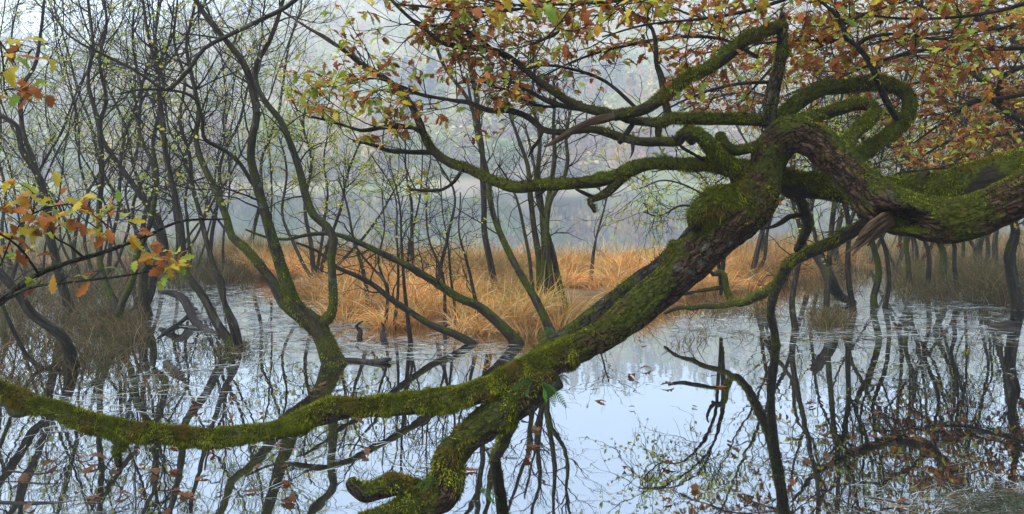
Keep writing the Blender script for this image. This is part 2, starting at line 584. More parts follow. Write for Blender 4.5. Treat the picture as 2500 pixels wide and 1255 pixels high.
# ------------------------------------------------------------------ far woodland
def crown_cloud(base, h, rx, col, n, size, conifer, rng):
    """scatter of leaf-clump triangles filling one far crown -> V, tris, col"""
    k = n
    if conifer:
        t = rng.uniform(0.08, 1, k) ** 0.8
        r = (1 - t) * rx * rng.uniform(0.5, 1.05, k)
        a = rng.uniform(0, 2 * np.pi, k)
        c = np.stack([r * np.cos(a), r * np.sin(a), t * h], -1)
    else:
        u = norm(rng.normal(size=(k, 3)))
        rr = rng.uniform(0.45, 1.0, k)[:, None]
        lob = 1 + 0.25 * vnoise(u * 2.0 + base * 0.37, 5)[:, None]
        c = u * rr * lob * np.array([rx, rx, h * 0.42]) + np.array([0, 0, h * 0.58])
    c = c + base
    d1 = norm(rng.normal(size=(k, 3))) * size
    d2 = norm(rng.normal(size=(k, 3))) * size
    Vt = np.stack([c - d1 * 0.5, c + d1 * 0.5, c + d2], 1).reshape(-1, 3)
    T = np.arange(k * 3).reshape(k, 3)
    cc = np.repeat(col * rng.uniform(0.8, 1.2, (k, 1)), 3, 0)
    return Vt, T, cc

FAR_COLS = np.array([(0.14, 0.20, 0.06), (0.035, 0.06, 0.05), (0.30, 0.17, 0.07), (0.42, 0.33, 0.11), (0.17, 0.10, 0.11), (0.30, 0.33, 0.09), (0.20, 0.14, 0.12), (0.02, 0.055, 0.05)])
wr = np.random.default_rng(5)
VS, TS, CS, off = [], [], [], 0
px = wr.uniform(-350, 2900, 2300)
dd = wr.uniform(0, 1, 2300) ** 0.8 * 300 + 160
px = np.concatenate([px, wr.uniform(-350, 2900, 420)])
dd = np.concatenate([dd, wr.uniform(149, 185, 420)])
for p_, d_ in zip(px, dd):
    x_ = (p_ - CX) / F * d_
    z_ = float(hill_z(np.array([x_]), np.array([d_]))[0])
    zone = vnoise(np.array([x_ * 0.012, d_ * 0.014, 0.3]), 4)
    con = (zone + wr.normal(0, 0.35) > 0.15 and d_ > 185) or d_ > 380
    h = wr.uniform(11, 19) if con else wr.uniform(7, 13)
    rx = h * (0.2 if con else 0.38) * wr.uniform(0.8, 1.2)
    col = FAR_COLS[wr.choice([1, 7, 3, 2, 0], p=[.3, .3, .15, .1, .15])] if con else FAR_COLS[wr.choice([0, 2, 3, 4, 5, 6], p=[.28, .12, .14, .12, .24, .10])]
    n = 78 if d_ > 260 else 125
    v, t, c = crown_cloud(np.array([x_, d_, z_ - 0.5]), h, rx, col, n, 1.35 if con else 1.15, con, wr)
    VS.append(v); TS.append(t + off); CS.append(c); off += len(v)
o = link('woodland', make_mesh('woodland', np.vstack(VS), np.vstack(TS), M_wood, col=np.vstack(CS)))
tag(o, 'hazy autumn wood of mixed trees covering the far hillside', 'woodland', kind='stuff')

_ones = ['first', 'second', 'third', 'fourth', 'fifth', 'sixth', 'seventh', 'eighth', 'ninth']
ORD = _ones + ['tenth', 'eleventh', 'twelfth', 'thirteenth', 'fourteenth', 'fifteenth', 'sixteenth', 'seventeenth', 'eighteenth', 'nineteenth', 'twentieth'] + ['twenty-' + w for w in _ones] + ['thirtieth'] + ['thirty-' + w for w in _ones] + ['fortieth'] + ['forty-' + w for w in _ones] + ['fiftieth'] + ['fifty-' + w for w in _ones]

fr = np.random.default_rng(77)
fpx = np.sort(np.concatenate([np.linspace(60, 2440, 20) + fr.uniform(-45, 45, 20)]))
for i, p_ in enumerate(fpx):
    d_ = fr.uniform(147, 156)
    base = np.array([(p_ - CX) / F * d_, d_, 0.3])
    con = fr.random() < 0.2
    h = fr.uniform(9, 14) if con else fr.uniform(6, 11)
    ci = fr.choice([0, 5, 3, 6, 4, 2])
    root = empty('shore_tree', base)
    v, t, c = crown_cloud(np.zeros(3), h, h * (0.24 if con else 0.42), FAR_COLS[ci] * 1.25, 420, 0.85, con, fr)
    o = link('crown', make_mesh('crown', v, t, M_wood, col=c), root); tag(o, kind='stuff')
    C = np.array([[0, 0, -0.5], [0.1, 0, h * 0.3], [0.05, 0.1, h * 0.7]])
    v, f_, r_, _ = tube(C, np.array([0.22, 0.16, 0.05]), 6)
    link('trunk', make_mesh('trunk', v, f_, M_twig, rest=r_), root)
    tag(root, '%s misty %s tree from the left along the far lake shore' % (ORD[i], 'conifer' if con else 'rounded'), 'tree', 'trees lining the far shore')

# ------------------------------------------------------------------ leaves
def leaf_template(n, seed, lobes=4, curl=0.12, fold=0.25):
    """oak leaf: unit length along x, lobed edge, folded on the midrib; (n sections) x 3 verts"""
    r = np.random.default_rng(seed)
    t = np.linspace(0, 1, n)
    env = 0.25 * np.sin(np.pi * np.clip(t, 0, 1) ** 1.3) ** 0.8
    ph = r.uniform(-0.4, 0.4)
    wl = env * (0.82 + 0.31 * np.cos(2 * np.pi * (lobes * t + ph))) + 0.008
    wr_ = env * (0.82 + 0.31 * np.cos(2 * np.pi * (lobes * t + ph + r.uniform(0.0, 0.25)))) + 0.008
    bend = curl * np.sin(np.pi * t * r.uniform(0.8, 1.3)) * r.choice([-1, 1]) - r.uniform(0, 0.12) * t ** 2
    side = r.normal(0, 0.03) * t ** 2
    sx = r.uniform(-0.03, 0.06)
    rows = []
    for k in range(n):
        rows += [(t[k] + sx * wl[k] * 4, wl[k] + side[k], bend[k] + fold * wl[k] + r.normal(0, 0.012)), (t[k], side[k], bend[k]), (t[k] + sx * wr_[k] * 4, -wr_[k] + side[k], bend[k] + fold * wr_[k] + r.normal(0, 0.012))]
    V = np.array(rows)
    i = np.arange(n - 1) * 3
    Q = np.concatenate([np.stack([i, i + 1, i + 4, i + 3], -1), np.stack([i + 1, i + 2, i + 5, i + 4], -1)])
    return V, Q

TPL = [leaf_template(15, s, lobes=l, curl=c, fold=fo) for s, l, c, fo in ((1, 4, .10, .4), (2, 5, -.14, .2), (3, 4, .18, .6), (4, 5, .06, -.3), (5, 4, -.1, .5), (6, 5, .22, .15))]
TPL_FAR = [leaf_template(9, s, lobes=2, curl=c, fold=fo) for s, c, fo in ((11, .1, .4), (12, -.15, .2), (13, .15, .5))]
OAK_COLS = np.array([(0.235, 0.072, 0.014), (0.14, 0.042, 0.011), (0.31, 0.105, 0.017), (0.20, 0.080, 0.026), (0.38, 0.19, 0.015), (0.42, 0.32, 0.025), (0.30, 0.34, 0.035), (0.18, 0.27, 0.035), (0.31, 0.27, 0.045), (0.12, 0.052, 0.022), (0.15, 0.075, 0.036)])

def basis(D, U):
    D = norm(D)
    Sd = norm(np.cross(U, D))
    Nn = np.cross(D, Sd)
    return D, Sd, Nn

def leaf_mesh_data(pos, D, U, size, colors, tpl):
    """many leaves joined: returns V, quads, col"""
    D, Sd, Nn = basis(D, U)
    which = np.arange(len(pos)) % len(tpl)
    Vs, Qs, Cs, off = [], [], [], 0
    for w, (tv, tq) in enumerate(tpl):
        s = which == w
        if not s.any():
            continue
        k = s.sum()
        v = pos[s][:, None] + size[s][:, None, None] * (tv[None, :, 0:1] * D[s][:, None] + tv[None, :, 1:2] * Sd[s][:, None] + tv[None, :, 2:3] * Nn[s][:, None])
        q = tq[None] + (np.arange(k) * len(tv))[:, None, None]
        Vs.append(v.reshape(-1, 3)); Qs.append(q.reshape(-1, 4) + off); off += k * len(tv)
        Cs.append(np.repeat(colors[s], len(tv), 0))
    return np.vstack(Vs), np.vstack(Qs), np.vstack(Cs)

_leaf_cache = {}
def leaf_object(pos, D, U, size, ci, ti, parent, name='leaf'):
    """one leaf as an object of its own, mesh data shared between alike leaves"""
    key = (ci, ti)
    if key not in _leaf_cache:
        tv, tq = TPL[ti]
        _leaf_cache[key] = make_mesh('oak_leaf', tv, tq, M_leaf, col=np.repeat(OAK_COLS[ci][None], len(tv), 0), smooth=True)
    d, s, n = basis(D[None], U[None])
    o = bpy.data.objects.new(name, _leaf_cache[key])
    coll.objects.link(o)
    m = Matrix.Identity(4)
    for r in range(3):
        m[r][0], m[r][1], m[r][2], m[r][3] = d[0][r] * size, s[0][r] * size, n[0][r] * size, pos[r]
    if parent is not None:
        o.parent = parent
        m = Matrix.Translation(-Vector(parent.location)) @ m
        o.matrix_basis = m
    else:
        o.matrix_basis = m
    return o

def rosettes(tips, dirs, kmin, kmax, rng, size=(0.06, 0.1), spread=0.9, droop=0.25):
    """clusters of oak leaves at twig tips -> pos, dir, up, size"""
    k = rng.integers(kmin, kmax + 1, len(tips))
    idx = np.repeat(np.arange(len(tips)), k)
    pos = tips[idx] + rng.normal(0, 0.006, (len(idx), 3)) - dirs[idx] * rng.uniform(0, 0.05, (len(idx), 1))
    D = norm(dirs[idx] * 0.7 + rng.normal(0, spread, (len(idx), 3)) * np.array([1, 1, 0.42]) - np.array([0, 0, droop]))
    U = norm(np.array([0, -0.25, 1.0]) + rng.normal(0, 0.45, (len(idx), 3)))
    s = rng.uniform(size[0], size[1], len(idx))
    return pos, D, U, s

# ------------------------------------------------------------------ moss fibres on a tube surface
MOSS_COLS = np.array([(0.10, 0.115, 0.005), (0.065, 0.085, 0.004), (0.24, 0.25, 0.012), (0.035, 0.05, 0.004), (0.12, 0.09, 0.01)])
def moss_fibres(V, faces, count, rng, thr=0.0, up_bias=0.8, length=(0.008, 0.02), width=0.0035, hang=0.3, rad=None, rmin=0.016, zmax=None, seed=0, bright=1.0):
    Q = faces[0]
    a, b, c, d = (V[Q[:, k]] for k in range(4))
    nrm_ = np.cross(c - a, d - b)
    area = np.linalg.norm(nrm_, axis=1)
    N = norm(nrm_)
    pr = area / area.sum()
    f = rng.choice(len(Q), count, p=pr)
    u, v = rng.random((2, count))
    u = u[:, None]; v = v[:, None]
    p = (a[f] * (1 - u) + b[f] * u) * (1 - v) + (d[f] * (1 - u) + c[f] * u) * v
    n = N[f]
    mask = n[:, 2] * up_bias + 1.7 * fbm(p * 6.0, 3, 40 + seed) + rng.normal(0, 0.12, count) - thr
    if rad is not None:
        rr = rad[Q[:, 0]][f]
        mask = mask - np.clip((rmin * 1.7 - rr) / (rmin * 0.7), 0, 1) * 1.2
    if zmax is not None:
        mask = mask - np.clip((p[:, 2] - zmax[0]) / (zmax[1] - zmax[0]), 0, 1) * 1.3
    keep = mask > 0
    p, n = p[keep], n[keep]
    k = len(p)
    L = (rng.uniform(length[0], length[1], k) * (0.55 + 1.1 * np.clip(0.5 + fbm(p * 16.0, 2, 77 + seed), 0, 1)))[:, None]     # cushions of varied height
    dr = norm(n * 0.8 + rng.normal(0, 0.35, (k, 3)) - np.array([0, 0, 1]) * hang * (1.2 - n[:, 2:3]))
    s = norm(np.cross(dr, rng.normal(size=(k, 3)))) * width * rng.uniform(0.6, 1.3, (k, 1))
    base = p - n * 0.003
    Vt = np.stack([base - s, base + s, base + dr * (L + 0.003)], 1).reshape(-1, 3)
    T = np.arange(k * 3).reshape(k, 3)
    ci = np.clip(((fbm(p * 9.0, 2, 60 + seed) * 1.3 + 0.5) * 4.99 + rng.normal(0, 0.7, k)).astype(int), 0, 4)
    cc = np.repeat(MOSS_COLS[ci] * rng.uniform(0.7, 1.25, (k, 1)) * bright, 3, 0)
    return Vt, T, cc

def add_moss(parent, data, origin):
    Vs, Ts, Cs, off = [], [], [], 0
    for v, t, c in data:
        Vs.append(v); Ts.append(t + off); Cs.append(c); off += len(v)
    if not Vs or off == 0:
        return
    o = link('moss', make_mesh('moss', np.vstack(Vs) - origin, np.vstack(Ts), M_moss, col=np.vstack(Cs)), parent)
    tag(o, kind='stuff')

# ------------------------------------------------------------------ the big mossy oak
orng = np.random.default_rng(42)
O0 = P(1330, 905, 3.6); O0[2] = 0.0
oak = empty('oak_tree', O0)
tag(oak, 'huge contorted mossy oak leaning low over the water with rust-coloured leaves', 'tree')

TRUNK = [(a_, b_, c_, w_ * (0.76 if a_ < 1250 else (0.9 if a_ < 1720 else 0.95))) for a_, b_, c_, w_ in [(2760, 330, 3.0, 100), (2620, 410, 3.1, 102), (2500, 472, 3.2, 104), (2400, 519, 3.3, 100), (2310, 540, 3.4, 110), (2230, 527, 3.45, 106), (2160, 505, 3.5, 116), (2095, 447, 3.6, 86),
         (2038, 385, 3.7, 86), (1985, 342, 3.75, 84), (1930, 327, 3.8, 86), (1888, 365, 3.85, 84), (1868, 430, 3.85, 82), (1835, 490, 3.82, 112), (1785, 532, 3.8, 122), (1735, 590, 3.8, 100),
         (1670, 652, 3.78, 98), (1600, 717, 3.74, 90), (1500, 799, 3.7, 80), (1400, 856, 3.66, 72), (1300, 904, 3.6, 78), (1200, 945, 3.56, 72), (1100, 974, 3.53, 68), (950, 990, 3.5, 59), (870, 995, 3.5, 56), (800, 1004, 3.5, 74), (740, 1026, 3.49, 60),
         (690, 1048, 3.48, 54), (620, 1058, 3.47, 52), (500, 1069, 3.46, 51), (350, 1057, 3.46, 52), (250, 1040, 3.47, 53), (150, 1008, 3.48, 48), (50, 974, 3.5, 47), (0, 953, 3.5, 42), (-120, 900, 3.55, 40)]]
HOLE = P(2176, 534, 3.5) - np.array([0, 0.11, 0])
moss_sets = []
def oak_part(name, rows, mat, sides=20, spacing=0.03, lump=0.12, lumpf=6, ridge=0.004, moss=None, seed=0, label=None, smooth=True, parent=None):
    c = spline(ctrl_px(rows), spacing)
    v, f_, r_, _n = tube(c[:, :3], np.maximum(c[:, 3], 0.002), sides, lump, lumpf, ridge, seed)
    nn_ = np.vstack([_n, np.zeros((len(v) - len(_n), 3))])
    kr = np.random.default_rng(1000 + seed)
    Lp = np.linalg.norm(np.diff(c[:, :3], axis=0), axis=1).sum()
    for _k in range(int(Lp * 5)):                           # knots and swellings
        i_ = kr.integers(0, len(_n))
        rk = np.hypot(r_[i_, 0], r_[i_, 1])
        if rk < 0.012: continue
        d2_ = ((v - v[i_]) ** 2).sum(1)
        v = v + nn_ * (kr.uniform(-0.12, 0.34) * rk * np.exp(-d2_ / (rk * kr.uniform(0.35, 0.8)) ** 2))[:, None]
    if name == 'trunk':                                     # the rotten hollow under the bend
        q = v - HOLE
        w = np.exp(-((q[:, 0] + 0.35 * q[:, 2]) / 0.082) ** 4 - (q[:, 2] / 0.05) ** 4 - (np.maximum(q[:, 1] - 0.04, 0) / 0.05) ** 2)
        v = v + w[:, None] * np.array([0.0, 0.15, 0.0])
        inner = np.clip((w - 0.45) / 0.5, 0, 1)
        v[:, 0] += inner * q[:, 0] * 1.3                     # the cavity widens behind its mouth
        v[:, 2] += inner * q[:, 2] * 0.35
        lip = np.exp(-((q[:, 0]) / 0.15) ** 2 - ((q[:, 2]) / 0.10) ** 2) * (1 - np.clip(w * 1.6, 0, 1)) * (q[:, 1] < 0.1)
        v = v - lip[:, None] * np.array([0, 0.028, 0.0])
    o = link(name, make_mesh(name, v - O0, f_, mat, rest=r_, smooth=smooth), parent or oak)
    if label: o['label'] = label
    if moss:
        moss_sets.append(moss_fibres(v, f_, moss['n'], orng, moss.get('thr', 0.0), moss.get('up', 0.8), moss.get('len', (0.008, 0.02)), moss.get('w', 0.0035), moss.get('hang', 0.4), rad=np.hypot(r_[:, 0], r_[:, 1]), seed=seed, bright=moss.get('b', 1.0)))
    return o, c

i_cut = 20
_, trunk_c = oak_part('trunk', TRUNK[:i_cut + 1], M_oak, 84, 0.011, 0.13, 6.5, 0.009, dict(n=90000, thr=0.42, up=0.75, len=(0.004, 0.011), w=0.0024, hang=0.25), seed=3)
oak_part('trunk', TRUNK[i_cut - 1:], M_oak, 40, 0.016, 0.10, 7, 0.005, dict(n=130000, thr=-0.2, up=0.65, len=(0.006, 0.019), w=0.0024, hang=1.0), seed=4)
# knob at the elbow
oak_part('burl', [(1835, 505, 3.8, 84), (1788, 500, 3.77, 84), (1745, 503, 3.74, 74), (1716, 516, 3.73, 60), (1700, 538, 3.73, 44), (1698, 560, 3.74, 22)], M_oak, 48, 0.011, 0.24, 10, 0.009, dict(n=9000, thr=0.3, up=0.25, len=(0.008, 0.035), w=0.0026, hang=1.3, b=.75), seed=6)
# prop root
oak_part('prop_root', [(1345, 905, 3.62, 90), (1270, 965, 3.58, 92), (1200, 1020, 3.55, 78), (1150, 1060, 3.52, 66), (1105, 1110, 3.5, 74), (1092, 1165, 3.48, 84), (1075, 1205, 3.47, 88), (1020, 1238, 3.44, 72), (950, 1262, 3.4, 56), (880, 1285, 3.36, 50)], M_oak, 40, 0.015, 0.16, 8, 0.008, dict(n=22000, thr=0.15, up=0.7, len=(0.008, 0.022), hang=0.6), seed=7)
oak_part('root_stub', [(1085, 1200, 3.47, 52), (1030, 1202, 3.46, 46), (985, 1184, 3.45, 40), (940, 1188, 3.44, 46), (895, 1203, 3.43, 42), (868, 1190, 3.42, 34), (855, 1172, 3.42, 22)], M_oak, 26, 0.012, 0.16, 10, 0.005, dict(n=5000, thr=0.25, up=0.8, hang=0.5), seed=8)
oak_part('hanging_root', [(1255, 1000, 3.62, 40), (1240, 1040, 3.75, 34), (1225, 1085, 3.95, 30), (1208, 1118, 4.2, 26), (1200, 1140, 4.3, 22)], M_limb, 16, 0.02, 0.15, 9, 0.003, dict(n=1800, thr=0.0), seed=9)
oak_part('twig_stub', [(296, 1070, 3.46, 30), (290, 1095, 3.46, 24), (287, 1115, 3.45, 18), (292, 1138, 3.45, 15)], M_limb, 12, 0.01, 0.15, 14, 0.002, dict(n=900, thr=-.2), seed=10)
oak_part('twig_stub', [(90, 990, 3.5, 28), (60, 1002, 3.52, 30), (38, 1005, 3.56, 26), (18, 985, 3.62, 18)], M_limb, 14, 0.012, 0.15, 12, 0.002, dict(n=900, thr=.1), seed=11)
# the old split trunk lying behind the leaning one
oak_part('split_trunk', [(1720, 555, 3.95, 60), (1650, 640, 3.98, 70), (1570, 690, 4.0, 56), (1490, 745, 3.98, 48), (1420, 795, 3.9, 44), (1350, 850, 3.8, 50), (1290, 890, 3.68, 40)], M_grey, 24, 0.02, 0.16, 8, 0.006, dict(n=2500, thr=0.5), seed=12)
# second trunk behind the arch
oak_part('trunk', [(2760, 300, 3.7, 80), (2560, 388, 3.8, 84), (2450, 425, 3.9, 88), (2330, 455, 4.0, 86), (2240, 470, 4.05, 74), (2150, 468, 4.1, 66), (2050, 462, 4.12, 62), (1970, 452, 4.1, 60), (1900, 438, 4.05, 58), (1850, 425, 4.0, 52), (1790, 425, 3.98, 50)],
         M_limb, 36, 0.02, 0.10, 6, 0.004, dict(n=42000, thr=-0.15, up=0.7, len=(0.006, 0.018), hang=0.5), seed=13, label='dark mossy trunk running behind the arched one')
oak_part('branch_stub', [(2245, 450, 4.0, 34), (2250, 430, 3.98, 20), (2268, 420, 3.97, 10)], M_limb, 10, 0.01, 0.1, 14, 0.002, seed=14)

ML = dict(thr=-0.2, up=0.65, len=(0.005, 0.016), w=0.0026, hang=0.9, b=0.85)
def ml(n, **k):
    q = dict(ML); q['n'] = int(n * 1.25); q.update(k); return q
limbs = {}
def limb(key, rows, mat=M_limb, sides=18, sp=0.03, n=6000, lump=0.12, seed=0, name='branch', **k):
    fs = 0.74 if key.startswith('L8') else 0.79
    rows = [(a_, b_, c_, w_ * fs) for a_, b_, c_, w_ in rows]
    o, c = oak_part(name, rows, mat, sides, sp, lump * 1.3, 9, 0.004, ml(n, **k) if n else None, seed=seed + 20)
    limbs[key] = (o, c)
    return o
limb('L1', [(1860, 425, 3.95, 70), (1800, 415, 3.92, 62), (1740, 402, 3.9, 44), (1690, 402, 3.9, 36), (1600, 400, 3.9, 36), (1550, 410, 3.92, 40), (1510, 428, 3.95, 42), (1465, 440, 3.98, 40), (1410, 448, 4.0, 34), (1330, 452, 4.05, 34), (1260, 457, 4.1, 32), (1200, 440, 4.15, 30), (1150, 415, 4.2, 28), (1100, 398, 4.25, 26), (1058, 368, 4.3, 22), (1036, 330, 4.32, 20), (1012, 272, 4.35, 17), (978, 222, 4.4, 15), (930, 183, 4.45, 14), (888, 160, 4.5, 12), (845, 128, 4.5, 10), (795, 92, 4.55, 9), (755, 70, 4.6, 7), (690, 28, 4.7, 5)], n=22000, seed=1)
limb('L1a', [(1062, 372, 4.3, 14), (1020, 372, 4.28, 14), (990, 370, 4.25, 12), (950, 368, 4.22, 10), (905, 352, 4.2, 8), (862, 345, 4.2, 5)], M_thin, 10, n=700, seed=2)
limb('L1b', [(1034, 325, 4.32, 14), (1010, 312, 4.3, 12), (960, 308, 4.25, 14), (925, 312, 4.25, 12), (880, 318, 4.2, 9), (820, 300, 4.2, 7), (760, 285, 4.15, 4)], M_thin, 10, n=1000, seed=3)
limb('L1c', [(1530, 425, 3.95, 26), (1505, 452, 3.9, 20), (1475, 478, 3.86, 17), (1440, 490, 3.84, 15), (1447, 505, 3.83, 13), (1452, 518, 3.83, 7)], n=1500, sides=12, sp=.015, seed=4)
limb('L1d', [(1450, 482, 3.84, 8), (1420, 468, 3.82, 7), (1405, 462, 3.8, 4)], M_thin, 8, sp=.015, n=200, seed=5)
limb('L1e', [(1128, 410, 4.2, 12), (1118, 432, 4.15, 9), (1095, 455, 4.12, 8), (1060, 466, 4.1, 7), (1000, 462, 4.05, 4)], M_thin, 8, n=200, seed=6)
limb('L1f', [(1500, 442, 3.96, 12), (1470, 470, 3.95, 9), (1440, 488, 3.9, 8)], n=400, sides=8, sp=.015, seed=7)
limb('L2', [(1905, 300, 3.95, 44), (1850, 293, 3.95, 34), (1760, 291, 3.95, 34), (1690, 291, 3.96, 34), (1640, 288, 3.97, 34), (1610, 300, 3.98, 28), (1560, 296, 4.0, 24), (1500, 280, 4.0, 24), (1440, 268, 4.02, 24), (1390, 248, 4.05, 22), (1340, 215, 4.1, 20), (1295, 182, 4.15, 18), (1255, 147, 4.2, 16), (1205, 122, 4.2, 15), (1140, 116, 4.2, 14), (1090, 108, 4.2, 12), (1050, 82, 4.2, 11), (1010, 52, 4.2, 9), (960, 5, 4.2, 7), (920, -40, 4.2, 5)], n=16000, seed=8)
limb('L2a', [(1205, 122, 4.2, 10), (1160, 88, 4.15, 8), (1105, 60, 4.1, 8), (1050, 62, 4.1, 6), (1000, 45, 4.05, 4)], M_thin, 8, n=0, seed=9)
limb('L2b', [(1425, 266, 4.04, 16), (1370, 258, 4.1, 14), (1320, 238, 4.2, 12), (1270, 210, 4.3, 9), (1225, 190, 4.4, 6)], M_thin, 10, n=900, seed=10)
limb('L2c', [(1632, 285, 4.0, 22), (1622, 240, 4.06, 20), (1615, 190, 4.1, 18), (1602, 150, 4.15, 14), (1600, 100, 4.2, 12), (1585, 60, 4.2, 11), (1540, 30, 4.15, 10), (1490, 18, 4.1, 9), (1445, 6, 4.1, 7)], M_thin, 12, n=900, seed=11)
limb('L3', [(1915, 62, 3.9, 34), (1880, 72, 3.88, 36), (1830, 92, 3.85, 38), (1785, 125, 3.82, 38), (1740, 160, 3.8, 36), (1690, 183, 3.78, 34), (1650, 212, 3.76, 34), (1615, 242, 3.75, 36), (1560, 270, 3.73, 32), (1500, 283, 3.71, 26)], n=11000, sides=20, seed=12)
limb('L3dead', [(1505, 282, 3.712, 24), (1460, 293, 3.7, 22), (1420, 307, 3.68, 20), (1380, 330, 3.66, 16), (1350, 348, 3.65, 10), (1328, 358, 3.64, 3)], M_dead, 14, .02, n=300, lump=.25, seed=13, name='broken_branch_end', thr=.3)
limb('upright', [(1882, 310, 3.95, 54), (1880, 270, 3.93, 42), (1888, 220, 3.92, 40), (1903, 160, 3.9, 34), (1912, 110, 3.9, 32), (1910, 75, 3.9, 26), (1911, 48, 3.9, 14), (1908, 28, 3.9, 4)], M_grey, 22, .015, n=2500, lump=.2, seed=14, name='dead_stem', thr=.35, up=.3)
limb('L4', [(1880, 450, 4.0, 66), (1820, 425, 3.9, 60), (1775, 398, 3.84, 52), (1745, 370, 3.8, 46), (1718, 340, 3.77, 42), (1690, 322, 3.76, 36), (1668, 330, 3.8, 34), (1652, 345, 3.9, 30), (1610, 346, 3.95, 28), (1570, 346, 3.97, 27), (1520, 336, 4.0, 24), (1460, 318, 4.02, 22), (1420, 318, 4.05, 20), (1370, 323, 4.1, 20), (1325, 316, 4.15, 18), (1292, 288, 4.2, 16), (1245, 270, 4.2, 15), (1195, 270, 4.2, 14), (1140, 250, 4.25, 12), (1080, 240, 4.3, 11), (1028, 232, 4.3, 10), (975, 210, 4.35, 9), (920, 192, 4.4, 7), (860, 195, 4.4, 5)], n=17000, seed=15)
limb('L4a', [(1690, 345, 3.9, 26), (1680, 310, 4.0, 24), (1695, 290, 4.1, 20)], n=900, sides=12, seed=16)
limb('L4b', [(1608, 345, 3.95, 20), (1606, 320, 3.98, 20), (1612, 295, 4.0, 20)], n=900, sides=12, seed=17)
limb('L4c', [(1520, 338, 4.0, 18), (1510, 350, 3.98, 14), (1530, 325, 4.0, 16), (1548, 300, 4.03, 14)], n=500, sides=10, seed=18)
limb('L4d', [(1545, 343, 3.97, 12), (1545, 370, 3.95, 9), (1537, 388, 3.94, 4)], n=200, sides=8, sp=.015, seed=19)
limb('L4e', [(1325, 318, 4.15, 10), (1318, 340, 4.1, 8), (1298, 365, 4.1, 5), (1290, 385, 4.1, 3)], M_thin, 8, n=0, seed=20)
limb('L5', [(1885, 320, 4.05, 48), (1920, 275, 4.1, 48), (1962, 240, 4.12, 48), (2010, 215, 4.15, 44), (2070, 210, 4.18, 42), (2130, 203, 4.2, 44), (2185, 212, 4.2, 44), (2218, 240, 4.18, 42), (2218, 278, 4.15, 40), (2190, 312, 4.1, 40), (2140, 350, 4.05, 42), (2095, 382, 4.0, 46), (2050, 420, 3.9, 50)], n=17000, sides=22, seed=21)
limb('L6', [(1950, 295, 3.92, 40), (2000, 282, 3.95, 38), (2050, 265, 3.97, 36), (2090, 254, 3.97, 36), (2122, 256, 3.95, 38), (2136, 275, 3.92, 38), (2115, 300, 3.88, 40), (2085, 325, 3.85, 42), (2068, 355, 3.8, 42), (2060, 400, 3.76, 40)], n=10000, sides=20, seed=22)
limb('L8', [(2150, 530, 3.6, 44), (2100, 553, 3.75, 40), (2050, 582, 4.0, 38), (2000, 606, 4.3, 36), (1955, 626, 4.7, 34), (1922, 648, 5.2, 34), (1905, 682, 5.8, 34), (1880, 708, 6.4, 32), (1850, 722, 6.8, 28), (1825, 735, 7.1, 26), (1800, 740, 7.3, 24), (1782, 726, 7.4, 22), (1772, 700, 7.4, 20), (1768, 672, 7.4, 20), (1755, 664, 7.4, 14), (1738, 672, 7.4, 8)], n=13000, sides=18, seed=23, b=1.3)
limb('L8a', [(1795, 740, 7.3, 18), (1760, 748, 7.4, 16), (1720, 748, 7.5, 14), (1690, 752, 7.6, 15), (1655, 752, 7.7, 11), (1622, 766, 7.8, 7)], n=1800, sides=10, seed=24, b=1.3)
limb('L8b', [(1770, 700, 7.4, 12), (1735, 706, 7.4, 11), (1700, 712, 7.4, 10), (1665, 718, 7.4, 9), (1632, 712, 7.4, 5)], n=1200, sides=10, seed=25, b=1.3)
limb('L8c', [(1768, 670, 7.4, 12), (1740, 668, 7.35, 11), (1725, 645, 7.3, 7), (1730, 630, 7.3, 4)], n=400, sides=8, seed=26, b=1.3)
limb('L8d', [(1905, 680, 5.8, 30), (1888, 725, 6.3, 26), (1882, 765, 6.7, 24), (1890, 810, 7.0, 26), (1896, 850, 7.1, 28), (1900, 880, 7.1, 30)], n=1800, sides=14, seed=27)
limb('L9', [(1905, 445, 4.05, 34), (1925, 470, 4.1, 32), (1955, 490, 4.2, 28), (1965, 520, 4.3, 28), (1972, 552, 4.4, 28), (1958, 585, 4.6, 22), (1945, 610, 4.7, 18)], n=2600, sides=14, seed=28)
limb('L9a', [(1960, 525, 4.3, 12), (1930, 528, 4.25, 13), (1905, 545, 4.2, 12), (1880, 556, 4.2, 9), (1845, 560, 4.2, 5)], n=700, sides=10, sp=.015, seed=29)
limb('L10', [(1870, 345, 3.9, 26), (1830, 362, 3.86, 28), (1792, 368, 3.84, 28), (1774, 354, 3.82, 27), (1762, 340, 3.83, 30), (1757, 326, 3.84, 26)], n=3500, sides=16, sp=.015, seed=30)
limb('L11', [(2200, 300, 4.12, 22), (2178, 270, 4.08, 18), (2158, 235, 4.05, 17), (2140, 190, 4.0, 17), (2118, 145, 4.0, 16), (2090, 112, 4.0, 15), (2065, 92, 4.0, 14), (2058, 60, 4.0, 12), (2035, 30, 4.0, 10), (1995, -5, 4.0, 8), (1960, -40, 4.0, 6)], M_thin, 12, n=600, seed=31)
limb('L11a', [(2092, 114, 4.0, 10), (2112, 95, 4.0, 10), (2160, 84, 3.95, 9), (2220, 84, 3.9, 8), (2290, 96, 3.85, 7), (2370, 82, 3.8, 6), (2480, 60, 3.7, 4)], M_thin, 8, n=0, seed=32)
limb('L11b', [(2062, 100, 4.0, 10), (2010, 97, 4.0, 8), (1950, 100, 4.05, 7), (1880, 104, 4.1, 6), (1790, 110, 4.1, 4)], M_thin, 8, n=0, seed=33)
limb('L12', [(2060, 60, 4.0, 7), (2120, 30, 3.9, 6), (2190, 10, 3.8, 5), (2260, -20, 3.8, 4)], M_thin, 8, n=0, seed=34)
